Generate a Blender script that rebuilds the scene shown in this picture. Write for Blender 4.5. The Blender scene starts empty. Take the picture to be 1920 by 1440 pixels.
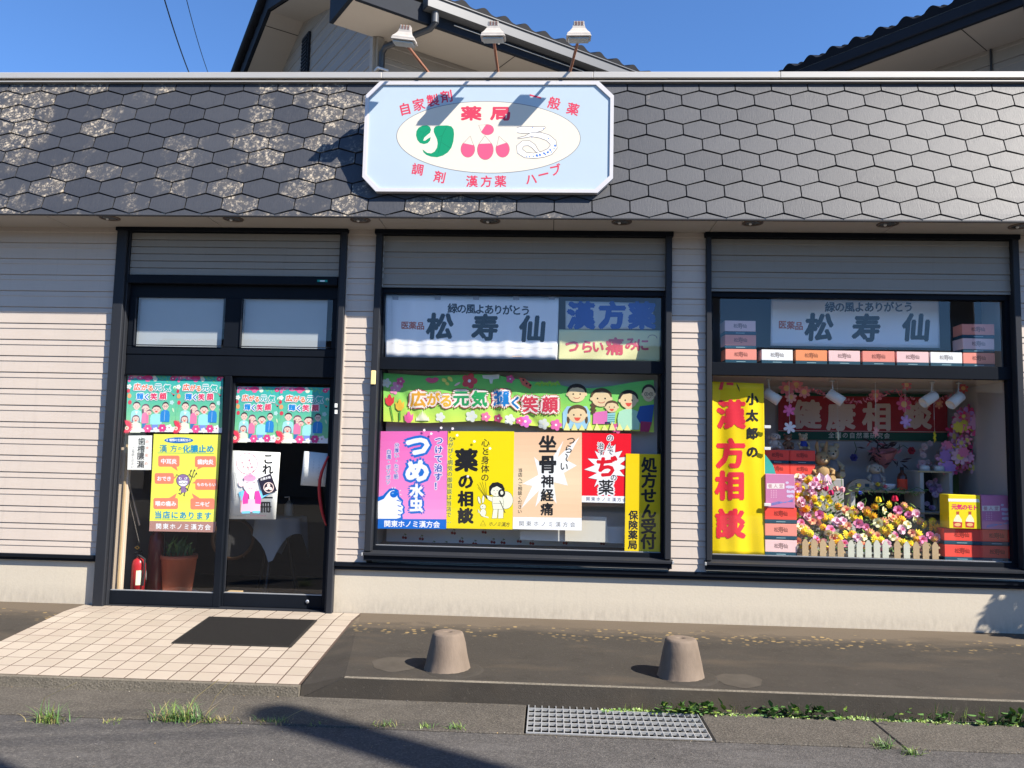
import bpy, bmesh, math, random
from mathutils import Vector, Matrix
random.seed(7)
SC = bpy.context.scene
COL = SC.collection
# ------------------------------------------------------------------ camera
F = 1500.0
PITCH, YAW, ROLL = (math.radians(a) for a in (5.1565, 2.7574, 1.2610))
CAM = Vector((0.0, -7.0, 1.38))
_f = Vector((-math.sin(YAW)*math.cos(PITCH), math.cos(YAW)*math.cos(PITCH), math.sin(PITCH)))
_r0 = Vector((math.cos(YAW), math.sin(YAW), 0)); _u0 = _r0.cross(_f)
_r = _r0*math.cos(ROLL)+_u0*math.sin(ROLL); _u = -_r0*math.sin(ROLL)+_u0*math.cos(ROLL)
cd = bpy.data.cameras.new('camera'); co = bpy.data.objects.new('camera', cd); COL.objects.link(co)
m3 = Matrix((_r, _u, -_f)).transposed()
co.matrix_world = Matrix.Translation(CAM) @ m3.to_4x4()
cd.sensor_fit = 'HORIZONTAL'; cd.sensor_width = 36.0; cd.lens = F/1920*36.0
cd.clip_start = 0.05; cd.clip_end = 2000
SC.camera = co
# ------------------------------------------------------------------ sky, sun, exposure
SUN = Vector((1.66, -1.0, 1.80)).normalized()
ELEV = math.asin(SUN.z); AZ = math.atan2(SUN.x, SUN.y)
w = bpy.data.worlds.new('World'); SC.world = w; w.use_nodes = True
nt = w.node_tree; bg = nt.nodes['Background']
sky = nt.nodes.new('ShaderNodeTexSky'); sky.sky_type = 'NISHITA'; sky.sun_disc = False
sky.sun_elevation = ELEV; sky.sun_rotation = AZ
sky.altitude = 0; sky.air_density = 1.0; sky.dust_density = 0.1; sky.ozone_density = 7.0
tint = nt.nodes.new('ShaderNodeMix'); tint.data_type = 'RGBA'; tint.blend_type = 'MULTIPLY'; tint.inputs[0].default_value = 1; tint.inputs[7].default_value = (.82, 1.0, 1.18, 1)
nt.links.new(sky.outputs[0], tint.inputs[6]); nt.links.new(tint.outputs[2], bg.inputs[0]); bg.inputs[1].default_value = 0.078
sl = bpy.data.lights.new('sun', 'SUN'); so = bpy.data.objects.new('sun', sl); COL.objects.link(so)
sl.energy = 4.7; sl.angle = math.radians(0.53); sl.color = (1.0, 0.925, 0.82)
so.location = SUN*30; so.rotation_euler = (-SUN).to_track_quat('-Z', 'Y').to_euler()
SC.view_settings.view_transform = 'Standard'; SC.view_settings.look = 'None'
SC.view_settings.exposure = 1.25; SC.view_settings.gamma = 1.0
SC.cycles.transparent_max_bounces = 12

# ------------------------------------------------------------------ helpers
def P(px, py, Y):
    """point of the plane y=Y seen at photo pixel (px,py) of 1920x1440"""
    d = _f + _r*((px-960)/F) - _u*((py-720)/F)
    return CAM + d*((Y-CAM.y)/d.y)
def tag(o, label=None, cat=None, group=None, kind=None):
    if label: o['label'] = label
    if cat: o['category'] = cat
    if group: o['group'] = group
    if kind: o['kind'] = kind
    return o
def thing(name, label, cat, loc=(0, 0, 0), group=None):
    o = bpy.data.objects.new(name, None); COL.objects.link(o); o.location = loc
    o.empty_display_size = 0.1
    return tag(o, label, cat, group)
WM = {}
def world_of(o):
    m = Matrix.Translation(o.location) @ o.rotation_euler.to_matrix().to_4x4()
    return world_of(o.parent) @ m if o.parent else m
class MB:
    """mesh builder in world coordinates; build() re-bases onto the parent"""
    def __init__(s): s.v = []; s.f = []; s.m = []; s.mats = []; s.sm = []
    def mi(s, mat):
        if mat not in s.mats: s.mats.append(mat)
        return s.mats.index(mat)
    def face(s, pts, mat, smooth=False):
        i = len(s.v); s.v += [Vector(p) for p in pts]; s.f.append(tuple(range(i, i+len(pts)))); s.m.append(s.mi(mat)); s.sm.append(smooth)
    def add(s, verts, faces, mat, smooth=False):
        i = len(s.v); s.v += [Vector(p) for p in verts]; k = s.mi(mat)
        for f in faces: s.f.append(tuple(a+i for a in f)); s.m.append(k); s.sm.append(smooth)
    def box(s, x0, x1, y0, y1, z0, z1, mat, bev=0.0, T=None):
        if bev > 0:
            b = min(bev, abs(x1-x0)*.45, abs(y1-y0)*.45, abs(z1-z0)*.45); V = []
            xs = ((x0, b), (x1, -b)); ys = ((y0, b), (y1, -b)); zs = ((z0, b), (z1, -b)); idx = {}
            for a in (0, 1):
                for c in (0, 1):
                    for d in (0, 1):
                        x, bx = xs[a]; y, by = ys[c]; z, bz = zs[d]
                        for k, p in enumerate(((x, y+by, z+bz), (x+bx, y, z+bz), (x+bx, y+by, z))):
                            idx[a, c, d, k] = len(V); V.append(p)
            Fc = []
            for a in (0, 1): Fc.append([idx[a, 0, 0, 0], idx[a, 1, 0, 0], idx[a, 1, 1, 0], idx[a, 0, 1, 0]][::(-1 if a == 0 else 1)])
            for c in (0, 1): Fc.append([idx[0, c, 0, 1], idx[1, c, 0, 1], idx[1, c, 1, 1], idx[0, c, 1, 1]][::(1 if c == 0 else -1)])
            for d in (0, 1): Fc.append([idx[0, 0, d, 2], idx[1, 0, d, 2], idx[1, 1, d, 2], idx[0, 1, d, 2]][::(-1 if d == 0 else 1)])
            for a in (0, 1):
                for c in (0, 1): Fc.append([idx[a, c, 0, 0], idx[a, c, 0, 1], idx[a, c, 1, 1], idx[a, c, 1, 0]])
                for d in (0, 1): Fc.append([idx[a, 0, d, 0], idx[a, 0, d, 2], idx[a, 1, d, 2], idx[a, 1, d, 0]])
            for c in (0, 1):
                for d in (0, 1): Fc.append([idx[0, c, d, 1], idx[0, c, d, 2], idx[1, c, d, 2], idx[1, c, d, 1]])
            for a in (0, 1):
                for c in (0, 1):
                    for d in (0, 1): Fc.append([idx[a, c, d, 0], idx[a, c, d, 1], idx[a, c, d, 2]])
        else:
            V = [(x0, y0, z0), (x1, y0, z0), (x1, y1, z0), (x0, y1, z0), (x0, y0, z1), (x1, y0, z1), (x1, y1, z1), (x0, y1, z1)]
            Fc = [(0, 3, 2, 1), (4, 5, 6, 7), (0, 1, 5, 4), (1, 2, 6, 5), (2, 3, 7, 6), (3, 0, 4, 7)]
        if T: V = [T @ Vector(p) for p in V]
        s.add(V, Fc, mat)
    def prism(s, poly, d0, d1, mat, axis='y', T=None):
        """poly of 2D points; extruded along axis"""
        n = len(poly)
        def q(p, d):
            v = {'y': (p[0], d, p[1]), 'x': (d, p[0], p[1]), 'z': (p[0], p[1], d)}[axis]
            return T @ Vector(v) if T else v
        s.add([q(p, d0) for p in poly]+[q(p, d1) for p in poly],
              [tuple(range(n)), tuple(range(2*n-1, n-1, -1))]+[(i, i+n, (i+1) % n+n, (i+1) % n) for i in range(n)], mat)
    def tube(s, path, r, mat, n=10, cap=True, smooth=True):
        path = [Vector(p) for p in path]; rs = r if isinstance(r, (list, tuple)) else [r]*len(path)
        V = []; Fc = []; ref = Vector((0.13, 0.27, 1.0))
        for i, p in enumerate(path):
            t = (path[min(i+1, len(path)-1)]-path[max(i-1, 0)]).normalized()
            a = t.cross(ref)
            if a.length < .05: a = t.cross(Vector((1, 0, 0)))
            a.normalize(); b = t.cross(a)
            for k in range(n): V.append(p+(a*math.cos(2*math.pi*k/n)+b*math.sin(2*math.pi*k/n))*rs[i])
        for i in range(len(path)-1):
            for k in range(n): Fc.append((i*n+k, i*n+(k+1) % n, (i+1)*n+(k+1) % n, (i+1)*n+k))
        s.add(V, Fc, mat, smooth)
        if cap:
            s.face(V[:n][::-1], mat); s.face(V[-n:], mat)
    def lathe(s, prof, c, mat, n=24, T=None, smooth=True):
        """prof [(r,z)]; axis z through c"""
        c = Vector(c); V = []; Fc = []
        for r, z in prof:
            for k in range(n):
                p = Vector((r*math.cos(2*math.pi*k/n), r*math.sin(2*math.pi*k/n), z))
                V.append(c+(T @ p if T else p))
        for i in range(len(prof)-1):
            for k in range(n): Fc.append((i*n+k, i*n+(k+1) % n, (i+1)*n+(k+1) % n, (i+1)*n+k))
        s.add(V, Fc, mat, smooth)
    def ball(s, c, r, mat, n=12, sq=(1, 1, 1), jit=0):
        c = Vector(c); V = []; Fc = []; h = n//2
        for i in range(h+1):
            a = math.pi*i/h
            for k in range(n):
                b = 2*math.pi*k/n; j = 1+random.uniform(-jit, jit)
                V.append(c+Vector((math.sin(a)*math.cos(b)*sq[0], math.sin(a)*math.sin(b)*sq[1], math.cos(a)*sq[2]))*r*j)
        for i in range(h):
            for k in range(n): Fc.append((i*n+k, (i+1)*n+k, (i+1)*n+(k+1) % n, i*n+(k+1) % n))
        s.add(V, Fc, mat, True)
    def build(s, name, parent=None, smooth=False, label=None):
        me = bpy.data.meshes.new(name)
        inv = world_of(parent).inverted() if parent else None
        me.from_pydata([(inv @ p if inv else p) for p in s.v], [], s.f)
        for m in s.mats: me.materials.append(m)
        me.polygons.foreach_set('material_index', s.m)
        me.polygons.foreach_set('use_smooth', [bool(a or smooth) for a in s.sm])
        me.update()
        o = bpy.data.objects.new(name, me); COL.objects.link(o)
        if parent: o.parent = parent
        if label: o['label'] = label
        return o
def copy_tree(o, parent=None):
    c = o.copy(); COL.objects.link(c)
    if parent: c.parent = parent
    for ch in [x for x in bpy.data.objects if x.parent == o]: copy_tree(ch, c)
    return c

# ------------------------------------------------------------------ materials
def lin(c):
    c = c/255.0
    return c/12.92 if c <= .04045 else ((c+.055)/1.055)**2.4
class NT:
    def __init__(s, name):
        s.mat = bpy.data.materials.new(name); s.mat.use_nodes = True; s.t = s.mat.node_tree
        s.b = s.t.nodes['Principled BSDF']
    def n(s, t, **kw):
        x = s.t.nodes.new(t)
        for k, v in kw.items():
            if k in x.inputs.keys(): x.inputs[k].default_value = v
            else: setattr(x, k, v)
        return x
    def l(s, a, b): s.t.links.new(a, b)
    def coord(s, scale=(1, 1, 1), kind='Object'):
        tc = s.n('ShaderNodeTexCoord'); mp = s.n('ShaderNodeMapping'); mp.inputs['Scale'].default_value = scale
        s.l(tc.outputs[kind], mp.inputs[0]); return mp.outputs[0]
    def wpos(s, scale=(1, 1, 1)):
        g = s.n('ShaderNodeNewGeometry'); mp = s.n('ShaderNodeMapping'); mp.inputs['Scale'].default_value = scale
        s.l(g.outputs['Position'], mp.inputs[0]); return mp.outputs[0]
    def noise(s, vec, scale, detail=4, rough=.6):
        x = s.n('ShaderNodeTexNoise'); x.inputs['Scale'].default_value = scale; x.inputs['Detail'].default_value = detail; x.inputs['Roughness'].default_value = rough
        s.l(vec, x.inputs['Vector']); return x.outputs['Fac']
    def voro(s, vec, scale, feature='F1'):
        x = s.n('ShaderNodeTexVoronoi', feature=feature); x.inputs['Scale'].default_value = scale; s.l(vec, x.inputs['Vector']); return x
    def ramp(s, fac, stops):
        x = s.n('ShaderNodeValToRGB'); e = x.color_ramp.elements
        while len(e) < len(stops): e.new(.5)
        for k, (p, c) in enumerate(stops):
            e[k].position = p; e[k].color = (c, c, c, 1) if isinstance(c, (int, float)) else (*c, 1)
        s.l(fac, x.inputs[0]); return x.outputs[0]
    def mix(s, fac, a, b, mode='MIX'):
        x = s.n('ShaderNodeMix', data_type='RGBA', blend_type=mode)
        for v, i in ((fac, 0), (a, 6), (b, 7)):
            if isinstance(v, (int, float)): x.inputs[i].default_value = v
            elif isinstance(v, tuple): x.inputs[i].default_value = (*v, 1)
            else: s.l(v, x.inputs[i])
        return x.outputs[2]
    def math(s, op, a, b=None, clamp=False):
        x = s.n('ShaderNodeMath', operation=op, use_clamp=clamp)
        for v, i in ((a, 0), (b, 1)):
            if v is None: continue
            if isinstance(v, (int, float)): x.inputs[i].default_value = v
            else: s.l(v, x.inputs[i])
        return x.outputs[0]
    def bump(s, h, strength=.3, dist=.01):
        x = s.n('ShaderNodeBump'); x.inputs['Strength'].default_value = strength; x.inputs['Distance'].default_value = dist
        s.l(h, x.inputs['Height']); s.l(x.outputs[0], s.b.inputs['Normal'])
    def base(s, c):
        if isinstance(c, tuple): s.b.inputs['Base Color'].default_value = (*c, 1)
        else: s.l(c, s.b.inputs['Base Color'])
    def rough(s, r):
        if isinstance(r, (int, float)): s.b.inputs['Roughness'].default_value = r
        else: s.l(r, s.b.inputs['Roughness'])
def simple(name, c, rough=.5, metal=0., var=.12, scale=6., spec=.5, bump=0., bs=60., stretch=(1, 1, 1)):
    k = NT(name); v = k.wpos(stretch); n = k.noise(v, scale, 5)
    k.base(k.mix(n, tuple(a*(1-var) for a in c), tuple(min(1, a*(1+var)) for a in c)))
    k.rough(rough); k.b.inputs['Metallic'].default_value = metal; k.b.inputs['Specular IOR Level'].default_value = spec
    if bump: k.bump(k.noise(v, bs, 4), bump, .004)
    return k.mat
_pal = {}
def pal(r, g, b, rough=.55):
    """printed / dyed colour given as it shows in sunlight (sRGB)"""
    key = (r, g, b, rough)
    if key not in _pal:
        c = tuple(min(.86, lin(x)) for x in (r, g, b))
        k = NT('print_%d_%d_%d' % (r, g, b)); f_ = k.noise(k.wpos(), 2.2, 3); k.base(k.mix(k.ramp(f_, [(.35, 0), (.7, .10)]), c, tuple(x*.75+.03 for x in c))); k.rough(rough); k.b.inputs['Specular IOR Level'].default_value = .25
        _pal[key] = k.mat
    return _pal[key]

def m_siding(name, c, sy=1.):
    k = NT(name); v = k.wpos((.6, sy, 14)); g = k.noise(v, 9, 5, .65)
    big = k.noise(k.wpos((1, 1, .5)), 1.3, 3)
    col = k.mix(g, tuple(a*.88 for a in c), tuple(a*1.06 for a in c))
    col = k.mix(k.ramp(big, [(.45, 0), (.8, .35)]), col, tuple(a*.8 for a in c))
    col = k.mix(k.ramp(k.noise(k.wpos((6, sy*6, .35)), 4, 5, .7), [(.55, 0), (.75, .22)]), col, tuple(a*.6 for a in c))
    k.base(col); k.rough(.55); k.bump(k.noise(k.wpos((.5, sy*.8, 60)), 14, 3), .25, .002)
    return k.mat
M_SIDE = m_siding('painted_siding', (.53, .455, .385))
M_SHUT = m_siding('shutter_steel', (.27, .245, .205))
M_HSIDE = m_siding('house_siding', (.215, .20, .18), .5)
M_FRAME = simple('black_anodised_frame', (.007, .009, .013), .45, 0., .3, 3, .09)
M_POST = simple('grey_black_post', (.021, .023, .028), .48, 0., .25, 4, .22, .1, 30, (1, 1, .2))
M_CAP = simple('aluminium_cap', (.50, .47, .42), .42, .25, .06, 2)
M_SOFFIT = simple('soffit_board', (.44, .40, .35), .7, 0, .08, 3, .3)
M_DARK = simple('dark_gap', (.010, .010, .012), .8, 0, .1)
M_WHITE = simple('white_plastic', (.75, .74, .70), .4, 0, .04)
M_WALL_IN = simple('interior_wall', (.22, .20, .19), .8, 0, .1)
M_FLOOR_IN = simple('interior_floor', (.09, .07, .055), .5, 0, .2)
M_CREAM = simple('cream_trim', (.62, .50, .38), .6, 0, .08)
M_WOOD = simple('pale_wood', (.50, .36, .20), .55, 0, .2, 10, .4, .1, 40, (1, 1, .2))
M_WOODW = simple('whitewashed_wood', (.60, .60, .48), .6, 0, .12, 14)
M_RUST = simple('rusty_steel', (.30, .13, .075), .7, .2, .45, 30)
M_LAMP = simple('weathered_lamp_casting', (.47, .43, .38), .55, .1, .25, 25)
M_GALV = simple('galvanised_steel', (.50, .51, .51), .42, .6, .15, 20)
M_RED = simple('red_enamel', (.42, .018, .022), .3, 0, .15)
M_DRED = simple('dark_red_enamel', (.13, .015, .018), .35, 0, .15)
M_TERRA = simple('terracotta', (.42, .10, .045), .7, 0, .15)
M_CLOTH = simple('white_cloth', (.30, .33, .36), .85, 0, .05)
M_BLACKTILE = simple('black_roof_tile', (.007, .008, .011), .6, 0, .3, 6, .1)
M_GUTTER = simple('grey_gutter', (.075, .08, .088), .45, .1, .08)
M_PIPE = simple('dark_downpipe', (.022, .027, .036), .35, 0, .15)
M_LEAF = [simple('leaf_%s' % n, c, .5, 0, .3, 20) for n, c in (('deep', (.05, .115, .03)), ('mid', (.09, .19, .045)), ('lime', (.17, .25, .04)), ('straw', (.30, .24, .10)))]

def m_slate():
    k = NT('slate_tile')
    g = k.n('ShaderNodeNewGeometry'); rnd = g.outputs['Random Per Island']
    grain = k.noise(k.wpos((9, 1, 1.1)), 16, 4, .7)
    base = k.ramp(rnd, [(0, (.028, .031, .039)), (1, (.046, .049, .057))])
    base = k.mix(k.ramp(grain, [(.35, 0), (.75, .55)]), base, (.060, .061, .066))
    # lichen: heavy on the left, thin on the right
    sx = k.n('ShaderNodeSeparateXYZ'); k.l(g.outputs['Position'], sx.inputs[0])
    dens = k.ramp(k.math('MULTIPLY_ADD', sx.outputs[0], .1) if False else k.math('ADD', k.math('MULTIPLY', sx.outputs[0], .1), .5),
                  [(0, .49), (.18, .33), (.26, .47), (.38, .41), (.5, .34), (.62, .20), (.75, .08), (1, .03)])
    n1 = k.noise(k.wpos((1, .5, .6)), 3.2, 3, .6)
    n2 = k.math('ADD', k.math('MULTIPLY', n1, .75), k.math('MULTIPLY', rnd, .25))
    patch = k.ramp(k.math('ADD', n2, k.math('SUBTRACT', dens, .5)), [(.42, 0), (.58, 1)])
    vo = k.voro(k.wpos((1, 1, 1)), 34); spots = k.ramp(vo.outputs['Distance'], [(.30, 1), (.5, 0)])
    vo2 = k.voro(k.wpos((1, 1, 1)), 90); sp2 = k.ramp(vo2.outputs['Distance'], [(.3, .8), (.5, 0)])
    keep = k.ramp(k.noise(k.wpos(), 22, 3), [(.44, 0), (.58, 1)])
    film = k.math('MULTIPLY', patch, k.ramp(k.noise(k.wpos((1, 1, .5)), 16, 5, .7), [(.42, 0), (.7, .5)]))
    col = k.mix(film, base, (.15, .125, .09))
    sm = k.math('MULTIPLY', patch, k.math('MULTIPLY', k.math('MAXIMUM', spots, sp2), keep), True)
    col = k.mix(sm, col, (.44, .375, .285))
    # a straw coloured crust along the lowest course
    low = k.ramp(sx.outputs[2], [(.0, 0), (1, 0)])
    k.base(col)
    k.rough(k.math('ADD', k.math('MULTIPLY', sm, .3), k.math('ADD', .49, k.math('MULTIPLY', grain, .13))))
    k.b.inputs['Specular IOR Level'].default_value = .5
    k.bump(k.math('ADD', grain, k.math('MULTIPLY', sm, .6)), .35, .004)
    return k.mat
M_SLATE = m_slate()
def m_plinth():
    k = NT('rendered_plinth'); g = k.n('ShaderNodeNewGeometry'); sx = k.n('ShaderNodeSeparateXYZ'); k.l(g.outputs['Position'], sx.inputs[0])
    st = k.noise(k.wpos((2.4, 1, 1.1)), 5, 8, .8); fine = k.noise(k.wpos(), 60, 4)
    c = k.mix(fine, (.46, .41, .32), (.545, .485, .385))
    low = k.ramp(k.math('ADD', sx.outputs[2], k.math('MULTIPLY', st, -.085)), [(.0, 1), (.13, 0)])
    c = k.mix(k.math('MULTIPLY', low, k.ramp(k.noise(k.wpos((3, 1, 1)), 9, 5), [(.3, .1), (.7, .7)])), c, (.33, .29, .235))
    c = k.mix(k.ramp(k.noise(k.wpos((5, 1, .4)), 5, 4), [(.55, 0), (.8, .28)]), c, (.38, .34, .28))
    k.base(c); k.rough(.85); k.bump(fine, .25, .003); return k.mat
M_PLINTH = m_plinth()
def m_apron():
    k = NT('stained_apron_concrete'); g = k.n('ShaderNodeNewGeometry'); sx = k.n('ShaderNodeSeparateXYZ'); k.l(g.outputs['Position'], sx.inputs[0])
    big = k.noise(k.wpos((.7, 1.6, 1)), 1.6, 5, .6); fine = k.noise(k.wpos(), 70, 5, .7)
    c = k.mix(big, (.026, .0225, .0185), (.056, .049, .040)); c = k.mix(k.math('MULTIPLY', fine, .45), c, (.048, .042, .035))
    c = k.mix(k.ramp(k.noise(k.wpos((1, 1.6, 1)), 3.2, 6, .7), [(.52, 0), (.68, .6)]), c, (.030, .026, .021)); c = k.mix(k.ramp(k.noise(k.wpos(), 38, 5, .8), [(.58, 0), (.72, .55)]), c, (.12, .105, .085))
    # dusty tan strip along the wall with lichen discs
    back = k.ramp(k.math('ADD', sx.outputs[1], k.math('MULTIPLY', k.noise(k.wpos((1, 1, 1)), 2.5, 4), .35)), [(-.0, 0), (.0, 0)])
    yb = k.math('ADD', sx.outputs[1], k.math('MULTIPLY', k.noise(k.wpos((.8, 2, 1)), 3, 4), .5))
    strip = k.ramp(k.math('ADD', yb, 1.0), [(.78, 0), (1.0, .8), (1.2, 1)])
    c = k.mix(strip, c, (.105, .083, .06))
    vo = k.voro(k.wpos((1, 1, 1)), 17); spot = k.ramp(vo.outputs['Distance'], [(.25, 1), (.36, 0)])
    zone = k.ramp(k.math('ADD', yb, 1.0), [(.62, 0), (.74, 1), (.98, 1), (1.08, 0)])
    spk = k.math('MULTIPLY', k.math('MULTIPLY', spot, zone), k.ramp(k.noise(k.wpos((.6, 1, 1)), 4, 3), [(.42, 0), (.6, .9)]))
    c = k.mix(spk, c, (.30, .21, .09))
    c = k.mix(k.ramp(k.noise(k.wpos((.8, 2.2, 1)), 1.1, 3), [(.54, 0), (.72, .55)]), c, (.085, .066, .046))
    k.base(c); k.rough(.85); k.b.inputs['Specular IOR Level'].default_value = .2; k.bump(k.math('ADD', fine, k.noise(k.wpos(), 200, 2)), .45, .004); return k.mat
M_APRON = m_apron()
def m_road(name, a, b, grit, sc=90):
    k = NT(name); big = k.noise(k.wpos((1, 1.5, 1)), .9, 5, .65); mid = k.noise(k.wpos(), 9, 5, .7)
    vo = k.voro(k.wpos(), sc); st = k.ramp(vo.outputs['Color'] if False else vo.outputs['Distance'], [(.15, 1), (.5, 0)])
    c = k.mix(big, a, b); c = k.mix(k.ramp(mid, [(.4, 0), (.75, .5)]), c, tuple(x*.6 for x in a))
    fine = k.noise(k.wpos(), 75, 6, .85); c = k.mix(k.ramp(fine, [(.50, 0), (.68, .85)]), c, grit); c = k.mix(k.ramp(fine, [(.33, .6), (.46, 0)]), c, tuple(x*.4 for x in a))
    c = k.mix(k.ramp(k.noise(k.wpos((.5, 2, 1)), 2.4, 5), [(.58, 0), (.74, .4)]), c, tuple(x*1.5 for x in b))
    k.base(c); k.rough(.88); k.b.inputs['Specular IOR Level'].default_value = .2; k.bump(k.math('ADD', fine, k.math('MULTIPLY', st, .5)), .6, .005); return k.mat
M_ROAD = m_road('worn_asphalt', (.050, .047, .045), (.092, .086, .081), (.18, .165, .148))
M_GUT = m_road('gutter_concrete', (.050, .044, .037), (.100, .089, .074), (.20, .178, .145), 60)
M_STEP = m_road('step_concrete', (.10, .088, .068), (.17, .15, .118), (.26, .23, .18), 60)
M_CONE = simple('cone_concrete', (.165, .128, .098), .88, 0, .42, 9, .2, .5, 70, (1, 1, .45))
def m_tile():
    k = NT('floor_tile'); g = k.n('ShaderNodeNewGeometry'); r = g.outputs['Random Per Island']
    c = k.mix(r, (.335, .285, .225), (.385, .33, .265)); n = k.noise(k.wpos(), 3, 5)
    c = k.mix(k.ramp(n, [(.45, 0), (.75, .35)]), c, (.30, .23, .185)); c = k.mix(k.ramp(k.noise(k.wpos(), 45, 4), [(.5, 0), (.8, .2)]), c, (.28, .215, .175))
    k.base(c); k.rough(.5); k.bump(k.noise(k.wpos(), 120, 3), .1, .002); return k.mat
M_TILE = m_tile()
M_GROUT = simple('tile_grout', (.07, .045, .032), .9, 0, .25, 12)
def m_glass(name, tint=(.97, .98, .98), refl=1.0):
    k = NT(name); t = k.t; t.nodes.remove(k.b)
    lw = k.n('ShaderNodeLayerWeight'); lw.inputs['Blend'].default_value = .5
    f5 = k.math('POWER', lw.outputs['Facing'], 5.0); fr = k.math('ADD', k.math('MULTIPLY', f5, .9), .068*refl, True)
    tr = k.n('ShaderNodeBsdfTransparent'); tr.inputs[0].default_value = (*tint, 1)
    gl = k.n('ShaderNodeBsdfGlossy'); gl.inputs['Roughness'].default_value = .012
    bp = k.n('ShaderNodeBump'); bp.inputs['Strength'].default_value = .04; bp.inputs['Distance'].default_value = .01
    k.l(k.noise(k.wpos(), 1.6, 2), bp.inputs['Height']); k.l(bp.outputs[0], gl.inputs['Normal'])
    mx = k.n('ShaderNodeMixShader'); k.l(fr, mx.inputs[0]); k.l(tr.outputs[0], mx.inputs[1]); k.l(gl.outputs[0], mx.inputs[2])
    k.l(mx.outputs[0], t.nodes['Material Output'].inputs[0]); return k.mat
M_GLASS = m_glass('window_glass'); M_GLASSU = m_glass('upper_window_glass', (.96, .97, .98), 1.0)

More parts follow.
